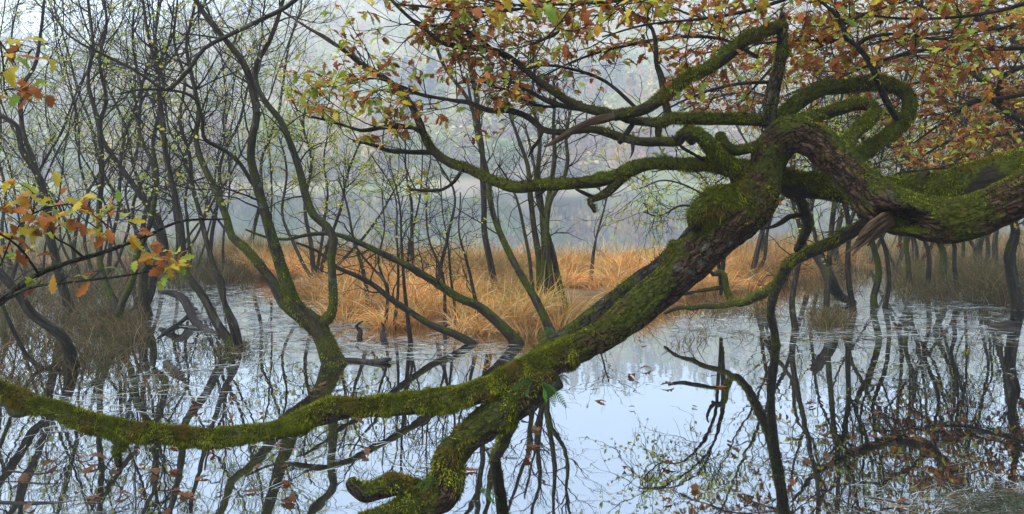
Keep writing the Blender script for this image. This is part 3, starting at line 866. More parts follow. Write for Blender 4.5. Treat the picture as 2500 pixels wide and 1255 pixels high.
limb('L13', [(1415, 28, 3.9, 9), (1395, 42, 3.9, 9), (1370, 52, 3.92, 9), (1362, 78, 3.95, 8), (1330, 95, 4.0, 7), (1298, 108, 4.0, 4)], M_thin, 8, n=0, seed=35)
limb('L14', [(1730, 400, 3.9, 12), (1700, 380, 3.85, 8), (1660, 355, 3.8, 6), (1640, 330, 3.8, 4)], M_thin, 8, n=0, seed=36)
for k_, (rows_, lab_) in enumerate([
    ([(2172, 526, 3.47, 12), (2142, 545, 3.38, 15), (2112, 574, 3.33, 14), (2088, 600, 3.31, 8), (2066, 618, 3.3, 2)], 'pale splintered branch stump sticking out of the hollow'),
    ([(2170, 520, 3.47, 9), (2142, 534, 3.37, 11), (2114, 558, 3.32, 9), (2094, 582, 3.3, 3)], None),
    ([(2176, 536, 3.46, 10), (2148, 558, 3.37, 12), (2118, 584, 3.33, 10), (2096, 606, 3.31, 4), (2080, 624, 3.3, 1.5)], None),
    ([(2168, 530, 3.44, 8), (2138, 548, 3.35, 9), (2108, 570, 3.31, 7), (2090, 586, 3.3, 2)], None),
    ([(2180, 544, 3.46, 8), (2158, 562, 3.4, 9), (2136, 582, 3.37, 6), (2118, 600, 3.36, 1.5)], None)]):
    oak_part('broken_wood', rows_, M_dead, 11, .006, .4, 22, .004, seed=60 + k_, label=lab_, smooth=False)
add_moss(oak, moss_sets, O0)

# --- leafy canopy twigs of the oak
CAN = []                                              # extra leafy boughs crossing the top of the view
def bough(rows, mat=M_thin):
    o, c = oak_part('branch', rows, mat, 8, 0.05, 0.1, 10, 0.001, None, seed=int(abs(rows[0][0])) % 97)
    CAN.append(c)
bough([(2760, 60, 4.4, 14), (2560, 110, 4.4, 12), (2400, 120, 4.4, 11), (2250, 122, 4.5, 9), (2150, 150, 4.6, 7), (2050, 190, 4.7, 5), (1980, 235, 4.8, 3)])
bough([(2700, -60, 3.8, 12), (2500, 10, 3.8, 10), (2350, 40, 3.8, 8), (2200, 45, 3.9, 6), (2080, 30, 4.0, 4)])
bough([(2760, 190, 5.2, 14), (2600, 210, 5.2, 12), (2480, 235, 5.3, 10), (2380, 250, 5.4, 8), (2300, 300, 5.5, 6), (2230, 350, 5.6, 4)])
bough([(2700, 120, 5.6, 12), (2520, 160, 5.6, 10), (2350, 175, 5.7, 8), (2200, 215, 5.8, 6), (2080, 270, 5.9, 4)])
bough([(2100, -120, 3.6, 12), (1980, -30, 3.7, 10), (1850, 20, 3.8, 9), (1720, 45, 3.8, 7), (1580, 60, 3.9, 5), (1470, 90, 3.9, 3)])
bough([(1900, -140, 3.3, 12), (1700, -40, 3.3, 9), (1550, -5, 3.3, 8), (1400, 10, 3.3, 6), (1250, 12, 3.3, 5), (1120, 20, 3.2, 3)])
bough([(1850, 140, 4.6, 10), (1760, 95, 4.6, 8), (1640, 92, 4.6, 8), (1500, 118, 4.6, 7), (1400, 150, 4.6, 5), (1300, 200, 4.6, 3)])
bough([(1900, 200, 5.0, 10), (1800, 205, 5.0, 8), (1720, 225, 5.0, 6), (1640, 260, 5.0, 4), (1600, 290, 5.0, 3)])
bough([(1560, 270, 4.3, 9), (1480, 200, 4.4, 8), (1400, 170, 4.4, 7), (1320, 160, 4.4, 5), (1230, 190, 4.4, 3)])
bough([(1420, 250, 4.2, 9), (1330, 260, 4.3, 7), (1250, 230, 4.3, 6), (1180, 200, 4.3, 5), (1110, 205, 4.3, 3)])
bough([(1500, -80, 3.9, 9), (1400, -20, 3.9, 8), (1280, 20, 3.9, 7), (1160, 30, 3.9, 6), (1060, 20, 3.9, 4), (960, 10, 3.9, 3)])
bough([(2760, 280, 6.0, 12), (2560, 300, 6.0, 10), (2440, 330, 6.0, 8), (2330, 340, 6.0, 6), (2230, 395, 6.0, 4)])
bough([(2700, -20, 5.2, 12), (2500, 60, 5.2, 10), (2300, 80, 5.3, 8), (2120, 110, 5.4, 6), (1980, 170, 5.5, 4)])
bough([(1990, 60, 4.8, 9), (1930, 110, 4.9, 8), (1880, 170, 5.0, 6), (1800, 260, 5.0, 4)])
bough([(2150, 470, 4.4, 9), (2180, 430, 4.45, 8), (2250, 415, 4.5, 6), (2330, 410, 4.5, 5), (2420, 400, 4.5, 3)])

def leafdens(px, py):
    """how likely a leaf is where it would show, read from the photograph's crown outline"""
    top = np.interp(px, [640, 700, 760, 860, 960, 1060, 1160, 1240, 1330, 1440, 1560, 1680, 1800, 1900, 2010, 2100, 2200, 2260, 2330, 2500], [0, 150, 60, -40, -60, -80, -90, -90, -90, -90, -90, -90, -90, -90, -90, -90, -90, -90, -90, -90])
    low = np.interp(px, [640, 700, 760, 860, 960, 1060, 1160, 1240, 1330, 1440, 1560, 1680, 1800, 1900, 2010, 2100, 2200, 2260, 2330, 2500], [-50, 250, 285, 340, 480, 490, 485, 300, 270, 230, 210, 290, 300, 250, 180, 330, 400, 440, 435, 430])
    m = (py > top) & (py < low)
    a = np.where((px > 900) & (px < 1220) & (py > 345), 0.5, 1.0)
    a = np.where((px < 1000) & (py < 150), 0.55, a)
    a = np.where((px > 1180) & (px < 1420) & (py > 90) & (py < 250), 0.65, a)
    a = np.where((px > 1420) & (px < 1560) & (py > 140), 0.5, a)
    out = (px < -50) | (px > 2550) | (py < -60)
    return np.where(out, 0.45, m * a)

polys = []
def twig_level(C3, R, count, length, ang, wob, up, rng, n=6, zmul=0.6):
    """C3 (m,3) limb centreline -> first-order twigs"""
    i = rng.integers(0, len(C3) - 1, count)
    S = C3[i]
    T = norm(C3[np.minimum(i + 1, len(C3) - 1)] - C3[np.maximum(i - 1, 0)])
    pr = norm(np.cross(T, rng.normal(size=T.shape)) * np.array([1, 1, zmul]))
    a = rng.uniform(*ang, count)[:, None]
    D = norm(T * np.cos(a) + pr * np.sin(a))
    return grow(S, D, rng.uniform(*length, count), n, wob, up, rng)

TW_P, TW_R, tips, tdirs = [], [], [], []
def leafy(c, i0, per_m, length, rng, dens=1.0):
    c = c[i0:, :3]
    if len(c) < 4: return
    Lm = np.linalg.norm(np.diff(c, axis=0), axis=1).sum()
    k = max(3, int(per_m * Lm))
    k = int(k * 1.45)
    P1, D1 = twig_level(c, None, k, length, (0.4, 1.2), 0.2, 0.02, rng, 6)
    R1 = np.linspace(0.0038, 0.0018, 6)[None].repeat(k, 0)
    TW_P.append(P1); TW_R.append(R1)
    S, D, _ = offshoots(P1, R1, 3, (0.5, 1.1), 0.25, rng)
    P2, D2 = grow(S, D, rng.uniform(0.10, 0.26, len(S)), 6, 0.25, 0.03, rng)
    TW_P.append(P2); TW_R.append(np.linspace(0.0022, 0.0012, 6)[None].repeat(len(S), 0))
    tips.append(P2[:, -1]); tdirs.append(D2[:, -1])
    tips.append(P1[:, -1]); tdirs.append(D1[:, -1])
    h = rng.random(len(P2)) < 0.5
    tips.append(P2[h, 3]); tdirs.append(D2[h, 3])
crng = np.random.default_rng(8)
BARE = []
def frac(c, f): return int(len(c) * f)
for key, f0, pm in (('L1', 0.62, 9), ('L1a', 0.1, 12), ('L1b', 0.1, 14), ('L1e', 0.3, 16), ('L2', 0.58, 10), ('L2a', 0, 11), ('L2b', 0.1, 11), ('L2c', 0.45, 9), ('L4', 0.66, 10), ('L11', 0.25, 9), ('L11a', 0, 11), ('L11b', 0, 11), ('L12', 0, 12), ('L13', 0, 10)):
    leafy(limbs[key][1], frac(limbs[key][1], f0), pm, (0.18, 0.45), crng)
for c in CAN:
    leafy(c, frac(c, 0.02), 11, (0.2, 0.55), crng)
for key in ('L1', 'L2', 'L3', 'L4', 'L5', 'L6', 'L8', 'L8a', 'L9'):
    c_ = limbs[key][1]
    c_ = c_[:int(len(c_) * 0.62), :3]
    kk = max(4, int(np.linalg.norm(np.diff(c_, axis=0), axis=1).sum() * 7))
    P1, D1 = twig_level(c_, None, kk, (0.08, 0.34), (0.7, 1.4), 0.28, 0.03, crng, 6, 1.0)
    BARE.append((P1, np.linspace(0.0042, 0.0014, 6)[None].repeat(kk, 0)))
    S, D, _ = offshoots(P1, np.zeros((kk, 6)), 2, (0.5, 1.1), 0.3, crng)
    P2, D2 = grow(S, D, crng.uniform(0.05, 0.16, len(S)), 6, 0.25, 0.03, crng)
    BARE.append((P2, np.linspace(0.0022, 0.0011, 6)[None].repeat(len(S), 0)))
tips_a = np.vstack(tips); td = np.vstack(tdirs)
# drop the twigs whose tips would show where the photograph has open water or air
px, py = proj(tips_a)
keep = crng.random(len(tips_a)) < leafdens(px, py)
tips_a, td = tips_a[keep], td[keep]
VS, QS, off = [], [], 0
for Pn, Rn in zip(TW_P, TW_R):
    px, py = proj(Pn[:, -1])
    k = leafdens(px, py) > 0.05
    if not k.any(): continue
    v, q = batch_tubes(Pn[k], Rn[k], 4)
    VS.append(v); QS.append(q + off); off += len(v)
for Pn, Rn in BARE:
    v, q = batch_tubes(Pn, Rn, 4)
    VS.append(v); QS.append(q + off); off += len(v)
o = link('twigs', make_mesh('twigs', np.vstack(VS) - O0, np.vstack(QS), M_twig, rest=np.vstack(VS)), oak)
tag(o, kind='stuff')
pos, D, U, sz = rosettes(tips_a, td, 3, 6, crng, (0.044, 0.076))
px, py = proj(pos + D * sz[:, None] * 0.5)
dn = leafdens(px, py)
dn = np.where((px > 1960) & (px < 2260) & (py > 175) & (py < 345) & (pos[:, 1] < 4.35), 0.04, dn)     # the looped limbs stand clear of leaves
dn = np.where((px > 1560) & (px < 1930) & (py > 60) & (py < 310) & (pos[:, 1] < 4.0), 0.12, dn)
dn = np.where((px < 1250) & (py > 100), dn * 0.72, dn)
keep = dn > crng.random(len(pos)) * 0.8
pos, D, U, sz, px, py = pos[keep], D[keep], U[keep], sz[keep], px[keep], py[keep]
# greener to the left, rustier to the right and at the tips
gfrac = np.interp(px, [700, 1000, 1300, 1700, 2100, 2500], [0.60, 0.54, 0.44, 0.36, 0.38, 0.38]) + 0.25 * fbm(pos * 2.2, 2, 90)
isg = crng.random(len(pos)) < gfrac
ci = np.where(isg, crng.choice([4, 5, 6, 7, 8], len(pos), p=[.10, .25, .35, .14, .16]), crng.choice([0, 1, 2, 3], len(pos), p=[.42, .16, .30, .12]))
vis = (px > 0) & (px < 2500) & (py > 0) & (py < 1255)
score = np.where(vis, sz / pos[:, 1], 0)
order = np.argsort(-score)
big, rest_ = order[:300], order[300:]
for n_, i in enumerate(big):
    leaf_object(pos[i], D[i], U[i], sz[i], int(ci[i]), n_ % len(TPL), oak)
cols = OAK_COLS[ci] * crng.uniform(0.75, 1.25, (len(pos), 1))
v, q, c = leaf_mesh_data(pos[rest_] , D[rest_], U[rest_], sz[rest_], cols[rest_], TPL)
o = link('foliage', make_mesh('foliage', v - O0, q, M_leaf, col=c, smooth=True), oak)
tag(o, kind='stuff')
print('oak leaves', len(pos))

# ------------------------------------------------------------------ lakeside trees
ALDER_COLS = np.array([(0.38, 0.44, 0.05), (0.28, 0.38, 0.05), (0.52, 0.47, 0.05), (0.45, 0.37, 0.06), (0.20, 0.30, 0.05)])
def small_leaves(pos, rng, size=(0.03, 0.055), cols=ALDER_COLS):
    k = len(pos)
    D = norm(rng.normal(size=(k, 3)) + np.array([0, 0, -0.2]))
    U = norm(rng.normal(size=(k, 3)) * 0.7 + np.array([0, 0, 1]))
    D, Sd, Nn = basis(D, U)
    s = rng.uniform(*size, k)[:, None]
    a = pos; b = pos + D * s * 0.5 + Sd * s * 0.3 + Nn * s * 0.06; c = pos + D * s; d = pos + D * s * 0.5 - Sd * s * 0.3 + Nn * s * 0.06
    V = np.stack([a, b, c, d], 1).reshape(-1, 3)
    Q = np.arange(k * 4).reshape(k, 4)
    cc = np.repeat(cols[rng.integers(0, len(cols), k)] * rng.uniform(0.75, 1.25, (k, 1)), 4, 0)
    return V, Q, cc

def lakeside_tree(name, stems, label, group, seed, per_m=5.0, tw_len=(0.35, 1.0), leaves=0, mat=M_alder, zmin=0.7, cat='tree', fine=3, up=0.07, moss=0, leaf_zone=None, wob=0.2, rmul=1.0):
    r = np.random.default_rng(seed)
    b = ctrl_px(stems[0][:1])[0, :3].copy()
    b[2] = min(b[2], 0.0)
    root = empty(name, b)
    tag(root, label, cat, group)
    TP, TR, LP, ms = [], [], [], []
    for si, rows in enumerate(stems):
        c = ctrl_px(rows)
        c[:, 3] *= 0.8
        if si == 0 and c[0, 2] < 0.2:
            c[0, 3] *= 1.35; c[1, 3] *= 1.1               # flared foot
        c = spline(c, 0.07)
        # a little natural waviness off the traced line
        t = np.arange(len(c))
        c[:, :3] += (np.stack([vnoise(np.stack([c[:, 2] * 3 + seed, t * 0, t * 0 + kk], -1), seed) for kk in range(3)], -1)) * 0.012
        R = np.maximum(c[:, 3], 0.003)
        sides = 14 if R.max() > 0.04 else (9 if R.max() > 0.015 else 6)
        v, f_, rest, _ = tube(c[:, :3], R, sides, 0.10, 7, 0.002 if R.max() > 0.03 else 0.0, seed + si)
        nm = 'trunk' if si == 0 else 'branch'
        link(nm, make_mesh(nm, v - b, f_, mat, rest=rest, smooth=True), root)
        if moss and R.max() > 0.03:
            ms.append(moss_fibres(v, f_, moss, r, -0.05, 0.35, (0.008, 0.02), 0.004, 0.6, zmax=(0.7, 1.5), seed=seed, bright=1.0))
        hi = c[c[:, 2] > zmin]
        if len(hi) > 3:
            Lm = np.linalg.norm(np.diff(hi[:, :3], axis=0), axis=1).sum()
            k = int(per_m * Lm)
            if k > 0:
                P1, D1 = twig_level(hi[:, :3], None, k, tw_len, (0.45, 1.1), wob, up, r, 8, 0.9)
                i0 = np.clip(0.35 * R.mean(), 0.004, 0.009) * rmul
                R1 = np.linspace(i0, 0.0022, 8)[None].repeat(k, 0)
                TP.append(P1); TR.append(R1)
    VS, QS, off = [], [], 0
    for P1, R1 in zip(TP, TR):
        S, D, _ = offshoots(P1, R1, fine, (0.5, 1.1), 0.15, r)
        Lx = r.uniform(0.15, 0.5, len(S))
        P2, D2 = grow(S, D, Lx, 6, wob, up * 0.7, r)
        R2 = np.linspace(0.0032, 0.0016, 6)[None].repeat(len(S), 0) * rmul
        S, D, _ = offshoots(P2, R2, 2, (0.4, 1.0), 0.2, r)
        P3, D3 = grow(S, D, r.uniform(0.08, 0.28, len(S)), 4, wob, 0.05, r)
        R3 = np.linspace(0.0020, 0.0012, 4)[None].repeat(len(S), 0) * rmul
        for Pn, Rn, sd_ in ((P1, R1, 5), (P2, R2, 3), (P3, R3, 3)):
            v, q = batch_tubes(Pn, Rn, sd_)
            VS.append(v); QS.append(q + off); off += len(v)
        LP.append(P3.reshape(-1, 3)); LP.append(P2[:, 2:].reshape(-1, 3))
    if VS:
        o = link('twigs', make_mesh('twigs', np.vstack(VS) - b, np.vstack(QS), M_twig, rest=np.vstack(VS)), root)
        tag(o, kind='stuff')
    if leaves and LP:
        lp = np.vstack(LP)
        w = np.clip(fbm(lp * 1.1, 2, seed + 3) + 0.25, 0.02, 1)
        if leaf_zone is not None:
            x_, y_ = proj(lp)
            w = w * leaf_zone(x_, y_)
        if w.sum() > 0:
            sel = r.choice(len(lp), min(leaves, len(lp)), replace=False, p=w / w.sum()) if (w > 0).sum() >= min(leaves, len(lp)) else np.flatnonzero(w > 0)
            v, q, c = small_leaves(lp[sel] + r.normal(0, 0.012, (len(sel), 3)), r)
            o = link('crown', make_mesh('crown', v - b, q, M_small, col=c), root)
            tag(o, kind='stuff')
    if ms:
        add_moss(root, ms, b)
    return root

def wd(rows, d0, d1=None):
    """rows (px,py,w) with depth running from d0 at the base to d1 at the tip"""
    d1 = d0 if d1 is None else d1
    n = len(rows)
    return [(x, y, d0 + (d1 - d0) * i / max(1, n - 1), w) for i, (x, y, w) in enumerate(rows)]

G_L = 'slender trees in the flooded thicket'
d = water_d(888)
lakeside_tree('forked_tree', [
    wd([(822, 915, 72), (812, 880, 66), (792, 835, 56), (768, 795, 56), (742, 775, 56)], d),
    wd([(770, 800, 50), (730, 770, 44), (695, 738, 36), (672, 690, 30), (632, 640, 28), (598, 602, 25), (566, 575, 23), (556, 535, 21), (535, 480, 20), (508, 432, 19), (486, 380, 17), (478, 330, 15), (486, 270, 13), (470, 200, 11), (455, 120, 9), (470, 40, 7), (480, -60, 5)], d, d + .5),
    wd([(760, 785, 46), (728, 752, 42), (706, 695, 38), (684, 640, 35), (662, 570, 32), (648, 515, 29), (625, 445, 26), (612, 390, 24), (618, 330, 23), (626, 280, 22), (612, 205, 21), (590, 150, 19), (548, 95, 17), (512, 50, 15), (480, 0, 13), (450, -60, 11)], d, d - .3),
    wd([(768, 800, 42), (800, 780, 34), (815, 745, 27), (816, 690, 25), (808, 625, 24), (815, 585, 24), (800, 552, 24), (768, 525, 24), (748, 480, 23), (728, 410, 21), (704, 340, 19), (684, 295, 18), (645, 245, 17), (622, 200, 16), (625, 150, 15), (655, 105, 13), (678, 55, 12), (690, 0, 10), (705, -60, 8)], d, d + .2),
    wd([(648, 490, 14), (612, 444, 12), (586, 403, 12), (551, 372, 12), (512, 352, 12), (496, 335, 11), (494, 296, 11), (479, 245, 10), (444, 224, 9), (403, 219, 8), (347, 217, 7), (286, 229, 5)], d, d - .7),
    wd([(760, -30, 14), (700, 18, 14), (640, 46, 14), (561, 82, 14), (495, 117, 13), (464, 163, 12), (433, 199, 12), (403, 219, 11), (357, 189, 9), (306, 158, 9), (230, 122, 8), (168, 87, 6), (117, 20, 4)], d - .7, d - 1.0)],
    'forked tree with a bright mossy base rising from the pond left of centre', G_L, 101, 6, leaves=350, mat=M_alder_moss, moss=5000, zmin=1.3)
d = water_d(838)
lakeside_tree('leaning_tree', [
    wd([(1268, 862, 44), (1258, 832, 38), (1232, 802, 32), (1171, 750, 26), (1120, 727, 24), (1053, 682, 22), (980, 641, 20), (926, 617, 18), (868, 590, 16), (815, 572, 13), (760, 572, 11), (700, 585, 9), (650, 580, 7), (600, 560, 5)], d, d - .4)],
    'long thin tree bowed low to the left over the orange grass', G_L, 102, 6, tw_len=(0.3, 0.8), mat=M_alder_moss, moss=900, zmin=0.5)
lakeside_tree('leaning_tree', [
    wd([(1165, 850, 24), (1150, 835, 24), (1110, 814, 22), (1053, 793, 20), (997, 758, 19), (951, 727, 17), (905, 691, 15), (860, 668, 13), (824, 653, 11), (770, 610, 8), (720, 590, 6)], d, d - .3),
    wd([(951, 727, 10), (940, 690, 9), (915, 660, 8), (880, 620, 6), (850, 570, 4)], d - .1, d - .1)],
    'bare grey stem bowed left just above the pond below the grass edge', G_L, 103, 5, tw_len=(0.3, 0.7), zmin=0.4)
d = water_d(852)
lakeside_tree('twin_stemmed_tree', [
    wd([(578, 875, 36), (568, 848, 32), (537, 800, 27), (502, 730, 24), (462, 682, 22), (449, 645, 21), (442, 560, 20), (424, 470, 18), (404, 380, 16), (396, 280, 14), (386, 200, 12), (370, 120, 10), (352, 40, 8), (340, -40, 6)], d, d + .3),
    wd([(585, 865, 24), (582, 830, 20), (574, 785, 17), (552, 742, 16), (530, 681, 15), (512, 615, 14), (492, 540, 13), (468, 450, 12), (462, 380, 11), (440, 300, 10), (450, 200, 8), (425, 100, 7), (430, 0, 5)], d, d + .6),
    wd([(575, 850, 14), (565, 800, 11), (550, 740, 10), (545, 690, 9), (520, 640, 8), (500, 560, 6)], d, d)],
    'dark two-stemmed tree standing alone in the pond left of the mossy fork', G_L, 104, 6, leaves=200, zmin=1.0)
d = water_d(893)
lakeside_tree('bent_tree', [
    wd([(166, 925, 36), (172, 880, 34), (165, 840, 30), (150, 815, 28), (112, 788, 27), (76, 763, 26), (51, 727, 25), (5, 672, 24), (-50, 610, 20), (-90, 540, 16), (-120, 440, 12)], d, d - .5),
    wd([(168, 872, 16), (135, 890, 14), (102, 900, 13), (66, 870, 12), (41, 819, 12), (10, 753, 11), (-12, 690, 9), (-20, 600, 7)], d, d - .3)],
    'crooked trunk bending left out of the water above the low mossy trunk', G_L, 105, 5, zmin=0.6)
d = water_d(800)
lakeside_tree('thicket_tree', [
    wd([(292, 815, 36), (288, 780, 32), (285, 757, 28), (262, 700, 20), (246, 640, 18), (241, 560, 17), (248, 430, 15), (240, 300, 13), (215, 200, 11), (228, 100, 9), (215, 0, 7)], d, d + .3),
    wd([(290, 770, 24), (300, 738, 20), (326, 681, 18), (337, 615, 17), (365, 545, 15), (382, 470, 13), (372, 400, 12), (340, 320, 10), (345, 220, 8), (325, 120, 6), (330, 20, 5)], d, d)],
    'V-shaped thicket tree with greenish foot in the flooded grass', G_L, 106, 6, leaves=150, mat=M_alder_moss, zmin=0.9)
d = water_d(772)
lakeside_tree('thicket_tree', [
    wd([(360, 785, 34), (354, 750, 30), (350, 700, 26), (356, 655, 24), (402, 625, 20), (388, 535, 18), (357, 495, 17), (326, 449, 16), (286, 393, 15), (250, 337, 14), (245, 296, 13), (260, 245, 11), (245, 150, 9), (260, 50, 7), (250, -30, 5)], d, d - .3),
    wd([(358, 745, 22), (374, 700, 20), (372, 650, 18), (350, 590, 15), (355, 520, 13), (385, 440, 12), (375, 340, 10), (400, 220, 8), (380, 100, 6), (390, 0, 5)], d, d + .5)],
    'dark pair of crossing stems beside the pale fallen branch', G_L, 107, 6, leaves=150, zmin=0.9)
d = water_d(756)
lakeside_tree('thicket_tree', [
    wd([(170, 775, 30), (166, 745, 27), (148, 691, 25), (132, 615, 24), (122, 575, 24), (112, 500, 22), (92, 423, 20), (56, 367, 16), (41, 311, 14), (0, 285, 12), (-50, 270, 8)], d, d - .5),
    wd([(92, 423, 16), (80, 380, 14), (50, 300, 13), (56, 214, 12), (87, 153, 10), (102, 66, 8), (110, -20, 6)], d - .3, d)],
    'stout dark trunk behind the orange leaf sprays, forking up to the left edge', G_L, 108, 6, leaves=150, zmin=0.9)

# procedural thicket on the left, saplings with curving stems
def curvy(px0, py0, d0, w0, lean, rng, top=-60, n=9):
    rows = []
    x, w = px0, w0
    drift = lean
    for i in range(n):
        t = i / (n - 1)
        y = py0 + (top - py0) * t
        rows.append((x, y, d0 + 0.4 * t * np.sin(px0), max(3.5, w * (1 - 0.7 * t))))
        drift += rng.normal(0, 14)
        drift = np.clip(drift, -45, 45)
        x += drift + rng.normal(0, 9)
    return rows
tr = np.random.default_rng(2024)
left = [(20, 700), (62, 672), (105, 690), (205, 700), (232, 668), (262, 690), (318, 676), (402, 672), (428, 655), (470, 668), (505, 650), (545, 662), (30, 650), (180, 652), (380, 650), (600, 640), (640, 655)]
left.sort()
for i, (x0, y0) in enumerate(left):
    d0 = water_d(y0)
    w0 = tr.uniform(6.5, 12.5)
    st = [curvy(x0, y0 + 12, d0, w0, tr.normal(0, 12), tr)]
    if tr.random() < 0.7:
        st.append(curvy(x0 + tr.uniform(-6, 6), y0 + 8, d0, w0 * 0.75, tr.choice([-1, 1]) * tr.uniform(18, 34), tr, top=tr.uniform(-40, 160)))
    lakeside_tree('sapling', st, '%s thin curving sapling from the left edge in the back of the flooded thicket' % ORD[i], G_L, 300 + i, 6.0, tw_len=(0.5, 1.5), leaves=1000, zmin=0.8, rmul=1.15, fine=3, wob=0.16)

# middle stems on the grass island
G_M = 'slim stems on the grass island'
d = 9.3
lakeside_tree('island_tree', [
    wd([(1214, 760, 26), (1210, 720, 23), (1200, 660, 20), (1185, 575, 18), (1181, 480, 17), (1178, 380, 16), (1166, 280, 15), (1158, 210, 14), (1146, 150, 12), (1142, 120, 10), (1160, 60, 8), (1150, -40, 6)], d),
    wd([(1170, 300, 13), (1135, 235, 12), (1104, 189, 11), (1075, 140, 10), (1065, 90, 9), (1105, 20, 7), (1095, -40, 5)], d)],
    'straight slim tree rising from the orange grass to a high fork', G_M, 120, 4, leaves=120, zmin=1.0)
d = water_d(842)
lakeside_tree('island_tree', [
    wd([(1360, 862, 34), (1352, 836, 30), (1338, 793, 27), (1307, 727, 24), (1277, 676, 22), (1242, 615, 20), (1217, 560, 18), (1198, 490, 16), (1190, 430, 15), (1172, 350, 12), (1150, 260, 9), (1140, 180, 6)], d, d + .4)],
    'mossy stem leaning left beside the fern behind the big trunk', G_M, 121, 4, mat=M_alder_moss, moss=800, zmin=0.9)
d = water_d(760)
lakeside_tree('stem_thicket', [
    wd([(1330, 790, 26), (1322, 740, 24), (1316, 640, 20), (1300, 530, 17), (1290, 440, 15), (1286, 400, 13), (1262, 330, 10), (1240, 250, 7), (1255, 140, 5)], d, d + .2),
    wd([(1336, 790, 24), (1330, 730, 22), (1328, 640, 20), (1332, 540, 18), (1345, 440, 15), (1352, 380, 13), (1350, 300, 10), (1362, 200, 7)], d, d),
    wd([(1345, 788, 22), (1340, 720, 20), (1330, 610, 18), (1322, 510, 16), (1312, 420, 14), (1316, 330, 11), (1300, 240, 8), (1310, 140, 5)], d, d + .3),
    wd([(1352, 780, 18), (1348, 700, 17), (1336, 600, 15), (1340, 500, 14), (1372, 440, 13), (1384, 390, 12), (1380, 330, 9), (1395, 260, 6)], d, d - .2),
    wd([(1400, 800, 22), (1380, 745, 20), (1362, 676, 18), (1350, 620, 16), (1334, 560, 14), (1310, 480, 11), (1302, 400, 8), (1280, 300, 5)], d, d + .1),
    wd([(1310, 780, 14), (1300, 700, 12), (1290, 620, 11), (1270, 520, 9), (1245, 450, 7), (1215, 400, 5)], d, d)],
    'tight clump of upright mossy stems left of the leaning oak trunk', G_M, 122, 5, tw_len=(0.35, 0.9), mat=M_alder_moss, moss=1500, zmin=0.8)
mids = [((936, 800), (940, 640, 560)), ((1002, 838), (975, 690, 500)), ((960, 800), (962, 650, 470)), ((1085, 800), (1040, 640, 480)), ((1120, 790), (1080, 600, 520)), ((1060, 760), (1110, 600, 470)), ((900, 770), (850, 600, 520)), ((1180, 800), (1120, 680, 560)), ((990, 720), (1030, 560, 430)), ((1010, 700), (990, 560, 420)), ((1440, 700), (1460, 620, 560))]
mids.sort(key=lambda m: m[0][0])
for i, ((x0, y0), (x1, ym, y1)) in enumerate(mids):
    d0 = water_d(max(y0, 700))
    w0 = tr.uniform(9, 14)
    st = [wd([(x0, y0 + 12, w0), ((x0 * 2 + x1) / 3 + tr.normal(0, 8), (y0 * 2 + y1) / 3, w0 * .85), ((x0 + x1 * 2) / 3 + tr.normal(0, 8), (y0 + y1 * 2) / 3, w0 * .65), (x1, y1, w0 * .45), (x1 + tr.normal(0, 25), y1 - 90, 4)], d0)]
    lakeside_tree('bare_shrub', st, '%s bare thin shrub stem from the left on the orange grass' % ORD[i], G_M, 400 + i, 6, tw_len=(0.25, 0.7), leaves=30, zmin=0.35, fine=3)
# leafy green shrub behind the fork
def greenzone(x, y):
    return np.exp(-((x - 790) / 170) ** 2 - ((y - 430) / 150) ** 2) + 0.03
d = 11.0
lakeside_tree('leafy_shrub', [
    wd([(770, 700, 14), (760, 600, 12), (745, 500, 10), (760, 400, 8), (740, 300, 6), (760, 220, 4)], d),
    wd([(775, 700, 13), (800, 600, 11), (830, 520, 9), (850, 420, 7), (880, 340, 5)], d, d - .4),
    wd([(765, 690, 12), (720, 600, 10), (690, 520, 8), (700, 420, 7), (680, 330, 5)], d, d + .4),
    wd([(780, 690, 11), (850, 620, 9), (920, 540, 7), (960, 470, 5), (1000, 420, 4)], d, d - .6),
    wd([(770, 690, 11), (790, 560, 9), (800, 470, 7), (790, 380, 5), (810, 300, 4)], d, d + .8)],
    'pale green leafy shrub filling the gap behind the forked tree', G_M, 140, 9, tw_len=(0.35, 0.9), leaves=8500, zmin=0.9, leaf_zone=greenzone, fine=5)
d = 8.6
lakeside_tree('leafy_shrub', [
    wd([(1760, 720, 12), (1755, 640, 11), (1740, 560, 10), (1700, 510, 9), (1660, 500, 7), (1610, 525, 5), (1570, 515, 4)], d, d - 1.5),
    wd([(1762, 700, 11), (1770, 600, 9), (1740, 500, 8), (1690, 460, 6), (1620, 440, 5), (1560, 460, 4)], d, d - 1.2),
    wd([(1765, 690, 10), (1760, 560, 8), (1720, 440, 6), (1660, 410, 5), (1590, 420, 4)], d, d - 0.8)],
    'fine twiggy shrub with yellow-green leaves beside the oak elbow', G_M, 141, 9, tw_len=(0.25, 0.6), leaves=900, zmin=1.2, fine=4, up=0.0)

